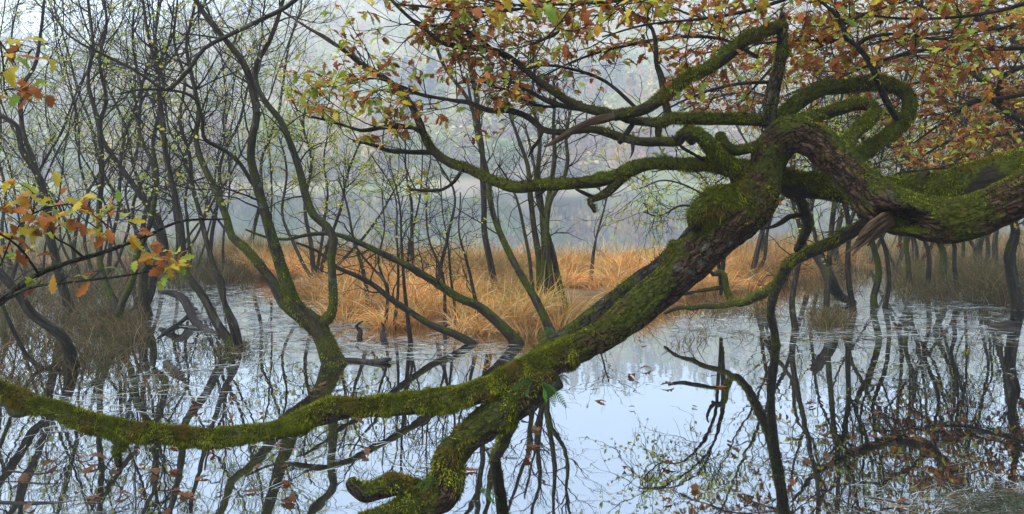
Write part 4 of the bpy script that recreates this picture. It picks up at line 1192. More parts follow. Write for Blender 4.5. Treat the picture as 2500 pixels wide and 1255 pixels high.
# right-hand stems
G_R = 'slender trees under the oak arch'
right = [
    ([(1944, 830, 30), (1940, 800, 26), (1936, 742, 24), (1950, 650, 22), (1970, 560, 20), (1990, 470, 18), (2000, 380, 14), (1980, 280, 10), (2010, 150, 7)], 'dark post-like stem below the twisted branch junction'),
    ([(2026, 805, 34), (2022, 780, 28), (2019, 717, 25), (2028, 615, 23), (2034, 520, 21), (2050, 400, 17), (2040, 300, 12), (2070, 180, 8)], 'mossy green upright stem with a grassy skirt at the waterline'),
    ([(2088, 785, 28), (2083, 760, 26), (2078, 707, 24), (2070, 640, 22), (2072, 560, 20), (2062, 470, 18), (2080, 380, 14), (2100, 260, 9)], 'leaning dark stem right of the grassy-footed one'),
    ([(2135, 775, 32), (2133, 750, 30), (2131, 725, 28), (2145, 666, 26), (2138, 615, 24), (2120, 570, 22), (2090, 500, 18), (2110, 420, 15), (2130, 330, 10)], 'curved trunk below the rotten hollow'),
    ([(2158, 775, 22), (2160, 750, 20), (2168, 690, 18), (2162, 620, 17), (2150, 575, 16), (2130, 520, 13), (2140, 440, 10), (2160, 340, 7)], 'thin wavering stem beside the curved trunk'),
    ([(2225, 735, 24), (2222, 710, 22), (2217, 640, 20), (2212, 560, 18), (2235, 470, 16), (2215, 380, 12), (2190, 300, 8)], 'straight pale stem under the sagging trunk'),
    ([(2258, 730, 22), (2262, 700, 20), (2266, 620, 18), (2255, 560, 16), (2290, 460, 14), (2280, 380, 11), (2295, 280, 7)], 'dark stem under the lowest belly of the oak trunk'),
    ([(2300, 705, 36), (2300, 680, 32), (2304, 620, 28), (2285, 560, 20), (2320, 470, 15), (2330, 400, 12), (2325, 300, 9), (2350, 150, 6)], 'thick forked stem right of the trunk belly'),
    ([(2332, 750, 22), (2337, 710, 20), (2328, 650, 18), (2331, 600, 17), (2322, 560, 15), (2340, 480, 12), (2335, 380, 9), (2355, 260, 6)], 'S-bent thin stem standing forward in the water'),
    ([(2352, 700, 14), (2350, 640, 13), (2352, 580, 12), (2358, 500, 11), (2362, 400, 9), (2350, 300, 7)], 'very thin straight stem before the tall sedge'),
    ([(2490, 790, 46), (2486, 755, 40), (2472, 690, 36), (2468, 620, 36), (2478, 570, 30), (2470, 520, 24), (2485, 440, 20), (2470, 350, 16), (2455, 250, 12), (2430, 150, 8), (2410, 20, 6)], 'thick mossy trunk close to the right edge'),
]
for i, (rows, lab) in enumerate(right):
    d0 = water_d(rows[1][1] - (0 if rows[1][1] > 700 else -10))
    rows = [(a_, b_, c_ * (0.84 if a_ > 2440 else 0.7)) for a_, b_, c_ in rows]
    st = [wd(rows, d0, d0 + (0.3 if i % 2 else -0.3))]
    mid = rows[len(rows) // 2]
    sgn = 1 if i % 3 else -1
    st.append(wd([(mid[0], mid[1], mid[2] * .6), (mid[0] + sgn * 22, mid[1] - 70, mid[2] * .5), (mid[0] + sgn * 38, mid[1] - 150, mid[2] * .42), (mid[0] + sgn * 34, mid[1] - 260, mid[2] * .3), (mid[0] + sgn * 60, mid[1] - 400, 4)], d0, d0 + .3))
    lakeside_tree('slender_tree', st, lab, G_R, 500 + i, 8, tw_len=(0.35, 0.9), leaves=420, mat=M_alder_moss if i % 2 else M_alder, zmin=0.9, moss=500 if i in (1, 10) else 0, fine=3)
rback = [(1830, 690), (1855, 672), (1985, 668), (2010, 655), (2050, 660), (2112, 650), (2185, 655), (2240, 648), (2385, 660), (2412, 650), (2440, 672), (2375, 640), (2205, 640)]
rback.sort()
for i, (x0, y0) in enumerate(rback):
    d0 = water_d(y0)
    st = [curvy(x0, y0 + 10, d0, tr.uniform(10, 17), tr.normal(0, 8), tr, top=20)]
    if tr.random() < 0.5:
        st.append(curvy(x0, y0 + 6, d0, tr.uniform(8, 12), tr.choice([-1, 1]) * 22, tr, top=180))
    lakeside_tree('sapling', st, '%s slim background sapling from the left in the sedge under the oak' % ORD[i], G_R, 600 + i, 6, tw_len=(0.35, 1.0), leaves=420, zmin=0.9, rmul=1.2, fine=3)
# mossy boughs of another tree reaching in from the right edge
lakeside_tree('bough_tree', [
    wd([(2600, 780, 60), (2590, 600, 50), (2570, 420, 40), (2540, 330, 30), (2500, 300, 24), (2460, 280, 20), (2444, 262, 18), (2432, 225, 15), (2442, 190, 14), (2470, 175, 13), (2510, 158, 10)], 6.0, 5.2),
    wd([(2450, 275, 14), (2420, 250, 13), (2385, 242, 12), (2350, 256, 9), (2335, 270, 6)], 5.5, 5.4),
    wd([(2560, 380, 22), (2510, 332, 20), (2470, 345, 18), (2430, 352, 16), (2405, 385, 13), (2390, 410, 9)], 5.8, 5.4)],
    'tree outside the view reaching in from the right with hooked mossy boughs', None, 700, 3, tw_len=(0.2, 0.5), leaves=60, mat=M_alder_moss, moss=2500, zmin=1.4)

# ------------------------------------------------------------------ a second oak further back, its rusty boughs hanging behind the arch
def back_oak():
    r = np.random.default_rng(808)
    boughs = [
        wd([(2900, 700, 90), (2760, 420, 80), (2600, 250, 60), (2480, 262, 44), (2400, 301, 40), (2335, 381, 36), (2270, 455, 34), (2180, 476, 30), (2090, 445, 22), (2000, 400, 14), (1930, 330, 8)], 8.5, 8.5),
        wd([(2480, 262, 30), (2380, 180, 24), (2280, 140, 18), (2150, 150, 14), (2020, 190, 10), (1900, 240, 7), (1800, 262, 5)], 8.6, 9.6),
        wd([(2600, 250, 34), (2520, 140, 26), (2420, 60, 20), (2260, 20, 14), (2080, 40, 10), (1900, 90, 8), (1720, 130, 5)], 8.6, 10.0),
        wd([(2270, 455, 16), (2230, 400, 12), (2160, 350, 10), (2080, 330, 7), (1990, 300, 5)], 8.5, 9.2),
        wd([(1900, 240, 8), (1820, 225, 7), (1740, 240, 6), (1660, 270, 4)], 9.4, 9.6),
        wd([(2400, 301, 18), (2340, 260, 14), (2260, 250, 11), (2180, 280, 8), (2100, 250, 5)], 8.5, 9.0),
        wd([(2600, 250, 26), (2560, 330, 20), (2480, 380, 14), (2400, 395, 10), (2310, 405, 6)], 8.2, 7.8),
        wd([(2640, 400, 26), (2560, 450, 20), (2480, 500, 16), (2360, 530, 12), (2260, 528, 8), (2180, 515, 5)], 8.2, 8.3),
        wd([(2640, 360, 24), (2500, 425, 18), (2380, 455, 14), (2250, 468, 10), (2140, 462, 6)], 8.8, 9.0)]
    b = ctrl_px(boughs[0][:1])[0, :3]; b[2] = 0
    root = empty('oak_tree', b)
    tag(root, 'second oak further back whose rusty boughs hang behind the mossy arch', 'tree')
    TPn, tip, tdr = [], [], []
    for k, rows in enumerate(boughs):
        c = spline(ctrl_px([(a_, b_, c_, w_ * 0.74) for a_, b_, c_, w_ in rows]), 0.06)
        v, f_, rs, _ = tube(c[:, :3], np.maximum(c[:, 3], 0.004), 10, 0.12, 6, 0.002, 900 + k)
        nm = 'trunk' if k == 0 else 'branch'
        link(nm, make_mesh(nm, v - b, f_, M_thin, rest=rs, smooth=True), root)
        h = c[len(c) // 4:] if k == 0 else c
        Lm = np.linalg.norm(np.diff(h[:, :3], axis=0), axis=1).sum()
        n1 = int(Lm * 14)
        P1, D1 = twig_level(h[:, :3], None, n1, (0.3, 0.8), (0.4, 1.2), 0.2, 0.0, r, 6)
        S, D, _ = offshoots(P1, np.zeros((n1, 6)), 4, (0.5, 1.1), 0.2, r)
        P2, D2 = grow(S, D, r.uniform(0.12, 0.32, len(S)), 6, 0.25, 0.02, r)
        TPn.append((P1, np.linspace(0.006, 0.0025, 6)[None].repeat(n1, 0))); TPn.append((P2, np.linspace(0.003, 0.0016, 6)[None].repeat(len(S), 0)))
        tip += [P2[:, -1], P1[:, -1]]; tdr += [D2[:, -1], D1[:, -1]]
    VS, QS, off = [], [], 0
    for Pn, Rn in TPn:
        v, q = batch_tubes(Pn, Rn, 4)
        VS.append(v); QS.append(q + off); off += len(v)
    o = link('twigs', make_mesh('twigs', np.vstack(VS) - b, np.vstack(QS), M_twig, rest=np.vstack(VS)), root); tag(o, kind='stuff')
    tp, td_ = np.vstack(tip), np.vstack(tdr)
    x_, y_ = proj(tp)
    ok = r.random(len(tp)) < np.where((y_ > 500) & (x_ < 2560), np.where((x_ > 2170) & (y_ < 570), 0.9, 0.08), np.where((y_ > 340) & (x_ < 2080), 0.5, 0.95))
    ps, dr, up_, sz_ = rosettes(tp[ok], td_[ok], 3, 5, r, (0.06, 0.10))
    x_, y_ = proj(ps)
    ci_ = np.where(r.random(len(ps)) < 0.3, r.choice([4, 5, 6, 8], len(ps)), r.choice([0, 0, 1, 2, 3], len(ps)))
    vis_ = (x_ > 0) & (x_ < 2500) & (y_ > 0)
    order_ = np.argsort(-np.where(vis_, sz_ / ps[:, 1], 0))
    for n_, i_ in enumerate(order_[:120]):
        leaf_object(ps[i_], dr[i_], up_[i_], sz_[i_], int(ci_[i_]), n_ % len(TPL), root)
    rr_ = order_[120:]
    v, q, c = leaf_mesh_data(ps[rr_], dr[rr_], up_[rr_], sz_[rr_], OAK_COLS[ci_[rr_]] * r.uniform(0.75, 1.25, (len(rr_), 1)), TPL_FAR)
    o = link('foliage', make_mesh('foliage', v - b, q, M_leaf, col=c, smooth=True), root); tag(o, kind='stuff')
    print('back oak leaves', len(ps))
back_oak()

# ------------------------------------------------------------------ fallen wood
def log(name, rows, label, mat, cat, seed, sides=12, extra=()):
    c = ctrl_px(rows)
    b = c[len(c) // 2, :3].copy()
    b[2] = 0
    root = empty(name, b)
    tag(root, label, cat, 'fallen wood in the pond')
    for k, rw in enumerate([rows, *extra]):
        cc = spline(ctrl_px(rw), 0.03)
        v, f_, r_, _ = tube(cc[:, :3], np.maximum(cc[:, 3], 0.003), sides, 0.18, 9, 0.002, seed + k)
        nm = 'stem' if k == 0 else 'side_branch'
        link(nm, make_mesh(nm, v - b, f_, mat, rest=r_, smooth=True), root)
log('fallen_branch', [(392, 712, 9.0, 10), (420, 716, 8.7, 14), (446, 728, 8.5, 18), (462, 756, 8.35, 20), (480, 790, 8.05, 18), (505, 806, 7.8, 15), (535, 818, 7.55, 9)], 'pale bent fallen branch lying in the water among the left stems', M_wet, 'branch', 1, 14,
    [[(466, 765, 8.3, 10), (440, 788, 8.1, 9), (410, 806, 7.75, 8), (386, 826, 7.4, 6)]])
log('fallen_branch', [(838, 880, 6.5, 14), (868, 882, 6.46, 16), (900, 885, 6.42, 16), (930, 882, 6.4, 14), (953, 876, 6.42, 8)], 'dark wet log floating right of the forked tree foot', M_wet, 'log', 3, 14)
log('fallen_branch', [(402, 885, 6.35, 10), (420, 902, 6.15, 20), (436, 915, 6.0, 16), (446, 928, 5.85, 6)], 'small chunk of grey driftwood in the pond at left', M_wet, 'driftwood', 5, 10)
log('slumped_log', [(1985, 610, 9.0, 20), (2012, 650, 8.9, 26), (2030, 690, 8.8, 28), (2050, 722, 9.3, 24), (2085, 738, 9.55, 14)], 'dark leaning dead trunk slumped between the right stems', M_wet, 'log', 7, 14)
log('tree_stump', [(938, 835, 7.2, 15), (934, 814, 7.5, 12), (937, 800, 7.6, 9), (931, 788, 7.6, 4)], 'small black rotten stump at the front of the grass island', M_wet, 'stump', 9, 10)
log('tree_stump', [(876, 828, 7.4, 16), (880, 808, 7.5, 11), (870, 796, 7.5, 8), (886, 784, 7.5, 3)], 'low jagged stump at the left tip of the grass island', M_wet, 'stump', 10, 10)
log('tree_stump', [(2465, 795, 8.0, 30), (2440, 800, 7.9, 24), (2415, 796, 8.0, 14)], 'dark sunken root lump beside the right edge trunk', M_wet, 'root', 11, 10)
log('floating_stick', [(-40, 1180, 3.87, 8), (40, 1178, 3.88, 8), (110, 1184, 3.85, 7), (160, 1180, 3.87, 4)], 'thin dark stick floating near the bottom left corner', M_wet, 'stick', 12, 8)
log('floating_stick', [(-30, 1226, 3.64, 9), (60, 1230, 3.62, 9), (140, 1228, 3.63, 6), (200, 1222, 3.66, 3)], 'lowest stick floating along the bottom left edge', M_wet, 'stick', 13, 8)
log('floating_stick', [(20, 1150, 4.03, 5), (90, 1158, 3.98, 5), (150, 1148, 4.04, 3)], 'short twig afloat just above the two corner sticks', M_wet, 'stick', 14, 8)

# ------------------------------------------------------------------ sedge, reeds, floating blades
STRAW = np.array([(0.68, 0.32, 0.075), (0.70, 0.41, 0.13), (0.56, 0.235, 0.05), (0.66, 0.49, 0.26), (0.36, 0.185, 0.075), (0.44, 0.34, 0.10)])
SEDGE = np.array([(0.17, 0.11, 0.05), (0.30, 0.22, 0.11), (0.12, 0.125, 0.035), (0.13, 0.065, 0.03), (0.08, 0.095, 0.028)])
GREENREED = np.array([(0.15, 0.17, 0.07), (0.28, 0.24, 0.12), (0.36, 0.29, 0.16), (0.11, 0.13, 0.06)])
def blades(base, D, L, W, droop, cols, rng, n=5):
    """arching grass blades: base (k,3), start direction D, length L, droop -> V, quads, col"""
    k = len(base)
    d = norm(D)
    pts = [base]
    step = (L / (n - 1))[:, None]
    out = norm(D * np.array([1, 1, 0.0]) + rng.normal(0, 0.25, (k, 3)) * np.array([1, 1, 0]))
    for i in range(n - 1):
        pts.append(pts[-1] + d * step)
        d = norm(d + out * droop[:, None] * 0.35 - np.array([0, 0, 1]) * droop[:, None] * 0.55 + rng.normal(0, 0.05, (k, 3)))
    Pn = np.stack(pts, 1)
    Pn[:, :, 2] = np.maximum(Pn[:, :, 2], base[:, 2:3] * 0 - 0.05)
    s = norm(np.cross(D, rng.normal(size=(k, 3))))
    w = (W[:, None] * np.array([0.8, 1, 0.9, 0.6, 0.12])[None, :n])[..., None]
    V = np.stack([Pn - s[:, None] * w, Pn + s[:, None] * w], 2)
    idx = np.arange(k * n * 2).reshape(k, n, 2)
    Q = np.stack([idx[:, :-1, 0], idx[:, :-1, 1], idx[:, 1:, 1], idx[:, 1:, 0]], -1).reshape(-1, 4)
    return V.reshape(-1, 3), Q, np.repeat(cols, n * 2, 0)

def grass_object(name, parts, label, cat):
    VS, QS, CS, off = [], [], [], 0
    for v, q, c in parts:
        VS.append(v); QS.append(q + off); CS.append(c); off += len(v)
    o = link(name, make_mesh(name, np.vstack(VS), np.vstack(QS), M_grass, col=np.vstack(CS)))
    tag(o, label, cat, kind='stuff')
    return o

g = np.random.default_rng(31)
def scatter(n, pxr, dr, rng, cond=None):
    d_ = np.sqrt(rng.uniform(dr[0] ** 2, dr[1] ** 2, n))
    x_ = (rng.uniform(*pxr, n) - CX) / F * d_
    k = bank(x_, d_) > 0.12
    return x_[k], d_[k]
# tussocks of the island
parts = []
x_, y_ = scatter(1700, (560, 2050), (6.8, 15.5), g)
gap = fbm(np.stack([x_ * 1.1, y_ * 1.1, x_ * 0], -1), 2, 55)
x_, y_ = x_[gap > -0.2], y_[gap > -0.2]
zc = np.maximum(ground_z(x_, y_), 0.0)
keep = g.random(len(x_)) < np.clip(14 / y_, 0, 1)
x_, y_, zc = x_[keep], y_[keep], zc[keep]
per = 72
idx = np.repeat(np.arange(len(x_)), per)
k = len(idx)
a = g.uniform(0, 2 * np.pi, k)
rad = g.uniform(0, 0.16, k)
base = np.stack([x_[idx] + rad * np.cos(a), y_[idx] + rad * np.sin(a), zc[idx] - 0.02], -1)
lean = g.uniform(0.1, 0.9, k)
D = norm(np.stack([np.cos(a) * lean, np.sin(a) * lean, np.ones(k)], -1) + np.repeat(g.normal(0, 0.25, (len(x_), 3)), per, 0))
Lb = g.uniform(0.26, 0.58, k) * np.repeat(g.uniform(0.7, 1.15, len(x_)), per)
tone = g.integers(0, len(STRAW), k)
tcol = np.repeat(g.uniform(0.75, 1.2, (len(x_), 1)) * np.clip(1.0 + 0.9 * fbm(np.stack([x_ * 0.8, y_ * 0.8, x_ * 0], -1), 2, 66), 0.5, 1.12)[:, None], per, 0) * STRAW[tone] * g.uniform(0.8, 1.2, (k, 1))
gr = np.repeat(fbm(np.stack([x_ * .6, y_ * .6, x_ * 0], -1), 2, 70) > 0.28, per)
tcol[gr] = tcol[gr] * np.array([0.85, 0.98, 0.85])
parts.append(blades(base, D, Lb, g.uniform(0.0026, 0.0052, k) * (base[:, 1] / 8) ** 0.7, g.uniform(0.25, 1.0, k), tcol, g))
grass_object('tussock_grass', parts, 'mound of bright orange drooping sedge on the island behind the oak', 'grass')
# dry reeds along the back of the marsh, all the way across
parts = []
for pxr, dr, n, cols, hr in (((560, 1900), (12, 15.5), 3600, STRAW * 0.85, (0.3, 0.6)), ((560, 1800), (13, 15.5), 1200, np.vstack([GREENREED, STRAW[3:4]]), (0.45, 0.85)), ((-150, 640), (12.5, 18), 5200, GREENREED, (0.3, 0.7)), ((1800, 2650), (12.5, 19), 9000, np.vstack([STRAW[[1, 2, 4]] * 0.72, GREENREED, GREENREED[1:3]]), (0.3, 0.62))):
    x_, y_ = scatter(n, pxr, dr, g)
    k = len(x_)
    base = np.stack([x_, y_, np.maximum(ground_z(x_, y_), -0.02) - 0.02], -1)
    D = norm(np.stack([g.normal(0, 0.22, k), g.normal(0, 0.22, k), np.ones(k)], -1))
    parts.append(blades(base, D, g.uniform(*hr, k), g.uniform(0.003, 0.006, k) * (y_ / 12) ** 0.5, g.uniform(0.02, 0.4, k), cols[g.integers(0, len(cols), k)] * g.uniform(0.75, 1.2, (k, 1)), g))
grass_object('dry_reeds', parts, 'band of tall dry reeds and sedge along the back of the marsh', 'reeds')
# emergent sedge in the flooded left thicket and under the right stems
def emergent(zones, cols, rng):
    out = []
    for (px0, px1, py0, py1, n, hr, dp) in zones:
        nc = max(1, n // 26)
        cx, cy = rng.uniform(px0, px1, nc), rng.uniform(py0, py1, nc)
        idx = rng.integers(0, nc, n)
        d_ = F * H / (cy[idx] - HY)
        x_ = (cx[idx] - CX) / F * d_ + rng.normal(0, 0.10, n)
        y_ = d_ + rng.normal(0, 0.12, n)
        base = np.stack([x_, y_, np.full(n, -0.03)], -1)
        D = norm(np.stack([rng.normal(0, 0.4, n), rng.normal(0, 0.4, n), np.ones(n)], -1))
        out.append(blades(base, D, rng.uniform(*hr, n), rng.uniform(0.0022, 0.0042, n), rng.uniform(0.1, dp, n), cols[rng.integers(0, len(cols), n)] * rng.uniform(0.6, 1.15, (n, 1)), rng))
    return out
grass_object('flooded_sedge', emergent([(-60, 330, 650, 790, 3600, (0.15, 0.45), 0.8), (-60, 260, 780, 900, 1500, (0.12, 0.36), 0.9), (-60, 420, 880, 960, 450, (0.1, 0.28), 1.0), (260, 340, 790, 840, 500, (0.15, 0.4), .8), (530, 600, 835, 862, 220, (0.08, 0.2), .9), (330, 640, 655, 700, 1500, (0.25, 0.6), .6)], SEDGE * 0.72, g),
             'tangle of brown and green sedge standing in the water at left', 'sedge')
grass_object('flooded_sedge', emergent([(1830, 2080, 640, 730, 1000, (0.15, 0.45), 0.7), (2190, 2500, 640, 720, 1900, (0.2, 0.5), 0.7), (1990, 2050, 760, 805, 700, (0.12, 0.35), .9), (2180, 2330, 690, 740, 900, (0.15, 0.4), .9), (2380, 2560, 660, 740, 2400, (0.3, 0.7), .8), (1640, 1900, 735, 775, 500, (0.1, 0.3), 1.0), (1640, 1820, 815, 850, 120, (0.08, 0.25), .6)], SEDGE, g),
             'brown sedge standing in the water between the right stems', 'sedge')
# grass mat in the bottom right corner
k = 2600
cx = g.uniform(2340, 2640, k); cy = g.uniform(1200, 1330, k)
m = (cy - 1195) > 40 * (np.abs(cx - 2470) / 150) ** 2 + g.uniform(-10, 25, k)
cx, cy = cx[m], cy[m]; k = len(cx)
d_ = F * H / (cy - HY)
base = np.stack([(cx - CX) / F * d_, d_, np.full(k, 0.0)], -1)
D = norm(np.stack([g.normal(-0.8, 0.8, k), g.normal(-0.2, 0.6, k), g.uniform(0.02, 0.35, k)], -1))
cl = np.array([(0.09, 0.105, 0.07), (0.05, 0.07, 0.03), (0.13, 0.135, 0.10), (0.045, 0.06, 0.03), (0.11, 0.08, 0.045)])
grass_object('bank_grass', [blades(base, D, g.uniform(0.1, 0.26, k), g.uniform(0.0012, 0.0024, k), g.uniform(0.5, 1.2, k), cl[g.integers(0, 5, k)] * g.uniform(0.7, 1.2, (k, 1)), g)], 'mat of wet grass at the bottom right corner of the pond', 'grass')

# floating blades and litter on the water
def floaters(zones, rng):
    pos, Ln, W, A = [], [], [], []
    for (px0, px1, py0, py1, n, lr, am, asd) in zones:
        nc = max(1, n // 9)
        cx, cy = rng.uniform(px0, px1, nc), rng.uniform(py0, py1, nc)
        ca = rng.normal(am, asd, nc)
        idx = rng.integers(0, nc, n)
        d_ = F * H / (cy[idx] - HY)
        pos.append(np.stack([(cx[idx] - CX) / F * d_ + rng.normal(0, 0.12, n), d_ + rng.normal(0, 0.10, n), 0.004 + rng.uniform(0, 0.004, n)], -1))
        Ln.append(rng.uniform(*lr, n)); W.append(rng.uniform(0.0015, 0.0042, n) * np.clip(d_ / 6.5, 0.45, 1.3)); A.append(ca[idx] + rng.normal(0, 0.35, n))
    pos, Ln, W, A = np.vstack(pos), np.concatenate(Ln), np.concatenate(W), np.concatenate(A)
    bx = bank(pos[:, 0], pos[:, 1]) < 0.3
    pos, Ln, W, A = pos[bx], Ln[bx], W[bx], A[bx]
    k, n = len(pos), 5
    cur = rng.normal(0, 0.5, k)
    P_ = [pos]
    for i in range(n - 1):
        aa = A + cur * i / (n - 1)
        P_.append(P_[-1] + np.stack([np.cos(aa), np.sin(aa), np.zeros(k)], -1) * (Ln / (n - 1))[:, None])
    Pn = np.stack(P_, 1)
    S = np.stack([-np.sin(A), np.cos(A), np.zeros(k)], -1)
    w = (W[:, None] * np.array([0.4, 1, 1, 0.8, 0.2])[None])[..., None]
    Pn[:, :, 2] += rng.normal(0, 0.0006, (k, n))
    tl = rng.normal(0, 0.18, (k, 1))
    Sv = S + np.array([0, 0, 1]) * tl
    V = np.stack([Pn - Sv[:, None] * w, Pn + Sv[:, None] * w], 2)
    V[..., 2] = np.maximum(V[..., 2], 0.0025)
    idx = np.arange(k * n * 2).reshape(k, n, 2)
    Q = np.stack([idx[:, :-1, 0], idx[:, :-1, 1], idx[:, 1:, 1], idx[:, 1:, 0]], -1).reshape(-1, 4)
    cl = np.array([(0.30, 0.33, 0.32), (0.17, 0.19, 0.14), (0.38, 0.40, 0.38), (0.09, 0.11, 0.05), (0.20, 0.12, 0.06)])
    c = cl[rng.choice(5, k, p=[.35, .25, .2, .12, .08])] * rng.uniform(0.7, 1.2, (k, 1))
    c = c[:, :3]
    return V.reshape(-1, 3), Q, np.repeat(c, n * 2, 0)
def float_object(zones, label):
    v, q, c = floaters(zones, g)
    o = link('floating_grass', make_mesh('floating_grass', v, q, M_float, col=c))
    tag(o, label, 'floating grass', kind='stuff')
float_object([(350, 860, 690, 800, 2600, (0.06, 0.22), 0.2, 0.5), (600, 860, 780, 860, 900, (0.06, 0.2), -0.1, 0.4), (840, 1230, 820, 880, 700, (0.06, 0.2), 0.0, 0.5), (380, 700, 800, 900, 260, (0.06, 0.22), 0.0, 0.7)], 'pale drifting grass blades covering the water around the forked tree')
float_object([(200, 620, 900, 1010, 180, (0.1, 0.3), -0.5, 0.6), (-50, 500, 1030, 1255, 90, (0.08, 0.28), -0.2, 0.6), (60, 330, 960, 1010, 120, (0.1, 0.3), -0.3, .5), (620, 960, 1060, 1255, 110, (0.06, 0.25), -0.2, 0.5)], 'loose wet grass blades adrift around the low mossy trunk')
float_object([(1640, 1900, 770, 830, 520, (0.05, 0.16), 0.2, 0.6), (1900, 2450, 740, 840, 1700, (0.06, 0.22), -0.3, 0.5), (1400, 1560, 880, 960, 50, (0.04, 0.14), 0, 0.3), (2000, 2500, 700, 760, 700, (0.06, 0.2), 0, 0.5), (1900, 2450, 840, 1000, 160, (0.04, 0.12), 0, 0.5), (2050, 2380, 1180, 1255, 90, (0.08, 0.25), 0.1, 0.3), (2300, 2560, 1200, 1255, 240, (0.1, 0.28), 0.2, 0.4)], 'pale drifting grass blades between the right stems and the corner bank')

# floating oak leaves: each one a thing of its own
fl = np.random.default_rng(99)
spots = [(1785, 1098), (1300, 1042), (1325, 1093), (1480, 985), (1655, 1145), (1995, 990), (2015, 1132), (1925, 1175), (1700, 1185), (2160, 1010), (100, 1150), (60, 1160), (240, 1138), (290, 1150), (205, 1125), (500, 1000), (560, 985), (640, 1010), (480, 1215), (515, 1165), (590, 1205), (720, 1235), (700, 1190), (420, 1060), (860, 1030), (900, 1120), (1550, 925), (1560, 905), (1610, 945), (1740, 945), (1450, 835), (1510, 835), (1560, 830), (1580, 840), (800, 935), (780, 945), (750, 960), (430, 1160), (370, 1150), (2070, 1085), (1880, 930), (1960, 1120), (2110, 930), (2330, 1000), (2230, 1235), (1290, 1130), (1170, 1150)]
n_lab = {(1785, 1098): 'large curled brown oak leaf floating in the open water right of centre', (1300, 1042): 'pale tan leaf floating just under the big trunk fork', (1480, 985): 'single brown leaf afloat at the edge of the sky reflection'}
extra = []
for k in range(90):
    zx, zy = [(fl.uniform(0, 700), fl.uniform(1000, 1250)), (fl.uniform(1500, 2450), fl.uniform(860, 1240)), (fl.uniform(380, 860), fl.uniform(720, 930)), (fl.uniform(1900, 2400), fl.uniform(760, 870))][k % 4]
    extra.append((zx, zy))
def leaf_zone(x0, y0):
    if x0 < 900: return 'on the water below the low mossy trunk' if y0 > 985 else 'around the forked tree foot'
    if x0 < 1500: return 'near the trunk fork in mid pond'
    return 'among the pale drifting grass under the right stems' if y0 < 900 else 'on the open reflections at lower right'
rank, seen = {}, {}
for x0, y0 in sorted(spots + extra):
    z_ = leaf_zone(x0, y0); seen[z_] = seen.get(z_, 0) + 1
    rank[(x0, y0)] = '%s brown leaf from the left floating %s' % (ORD[seen[z_] - 1], z_)
for k, (x0, y0) in enumerate(spots + extra):
    d_ = water_d(y0)
    a = fl.uniform(0, 2 * np.pi)
    s = fl.uniform(0.075, 0.125) if k < len(spots) else fl.uniform(0.04, 0.085)
    o = leaf_object(np.array([(x0 - CX) / F * d_, d_, 0.012]), np.array([math.cos(a), math.sin(a), 0.0]), np.array([fl.normal(0, .06), fl.normal(0, .06), 1.0]), s, int(fl.choice([9, 10, 10, 9, 1, 3])), int(fl.choice([0, 1, 3, 4])), None, 'floating_leaf')
    lab = n_lab.get((x0, y0), rank[(x0, y0)])
    tag(o, lab, 'leaf', 'fallen leaves afloat on the pond')

# ------------------------------------------------------------------ near oak sprays at the left edge
srng = np.random.default_rng(17)
def spray(name, branches, clusters, label, seed, leaf_size):
    r = np.random.default_rng(seed)
    b = ctrl_px(branches[0][:1])[0, :3]
    root = empty(name, b)
    tag(root, label, 'branch')
    pts = []
    for k, rows in enumerate(branches):
        c = spline(ctrl_px(rows), 0.02)
        v, f_, r_, _ = tube(c[:, :3], np.maximum(c[:, 3], 0.0012), 8, 0.22, 30, 0.0, seed + k)
        link('stem' if k == 0 else 'side_branch', make_mesh('stem', v - b, f_, M_grey if c[0, 3] > 0.006 else M_twig, rest=r_, smooth=True), root)
        pts.append(c[:, :3])
    allp = np.vstack(pts)
    for (cx, cy, dd, n, sp) in clusters:
        q = P(cx, cy, dd)
        j = np.argmin(np.linalg.norm(allp - q, axis=1))
        s = allp[j]
        c = np.array([[*s, 0.0022], [*(s * .5 + q * .5 + r.normal(0, 0.012, 3)), 0.0016], [*q, 0.001]])
        c = spline(c, 0.015)
        v, f_, r_, _ = tube(c[:, :3], np.maximum(c[:, 3], 0.001), 5)
        link('twig', make_mesh('twig', v - b, f_, M_twig, rest=r_), root)
        for m_ in range(n):
            off_ = r.normal(0, sp, 3) * np.array([1, 0.8, 0.55])
            D_ = norm((off_ + r.normal(0, 0.03, 3) + np.array([0.01, -0.01, -0.012]))[None])[0]
            U_ = norm((np.array([0, -0.35, 1.0]) + r.normal(0, 0.45, 3))[None])[0]
            ci_ = int(r.choice([0, 2, 3, 4, 5, 6, 7], p=[.18, .12, .04, .18, .26, .16, .06]))
            leaf_object(q + off_, D_, U_, r.uniform(*leaf_size), ci_, int(r.integers(0, len(TPL))), root)
    return root
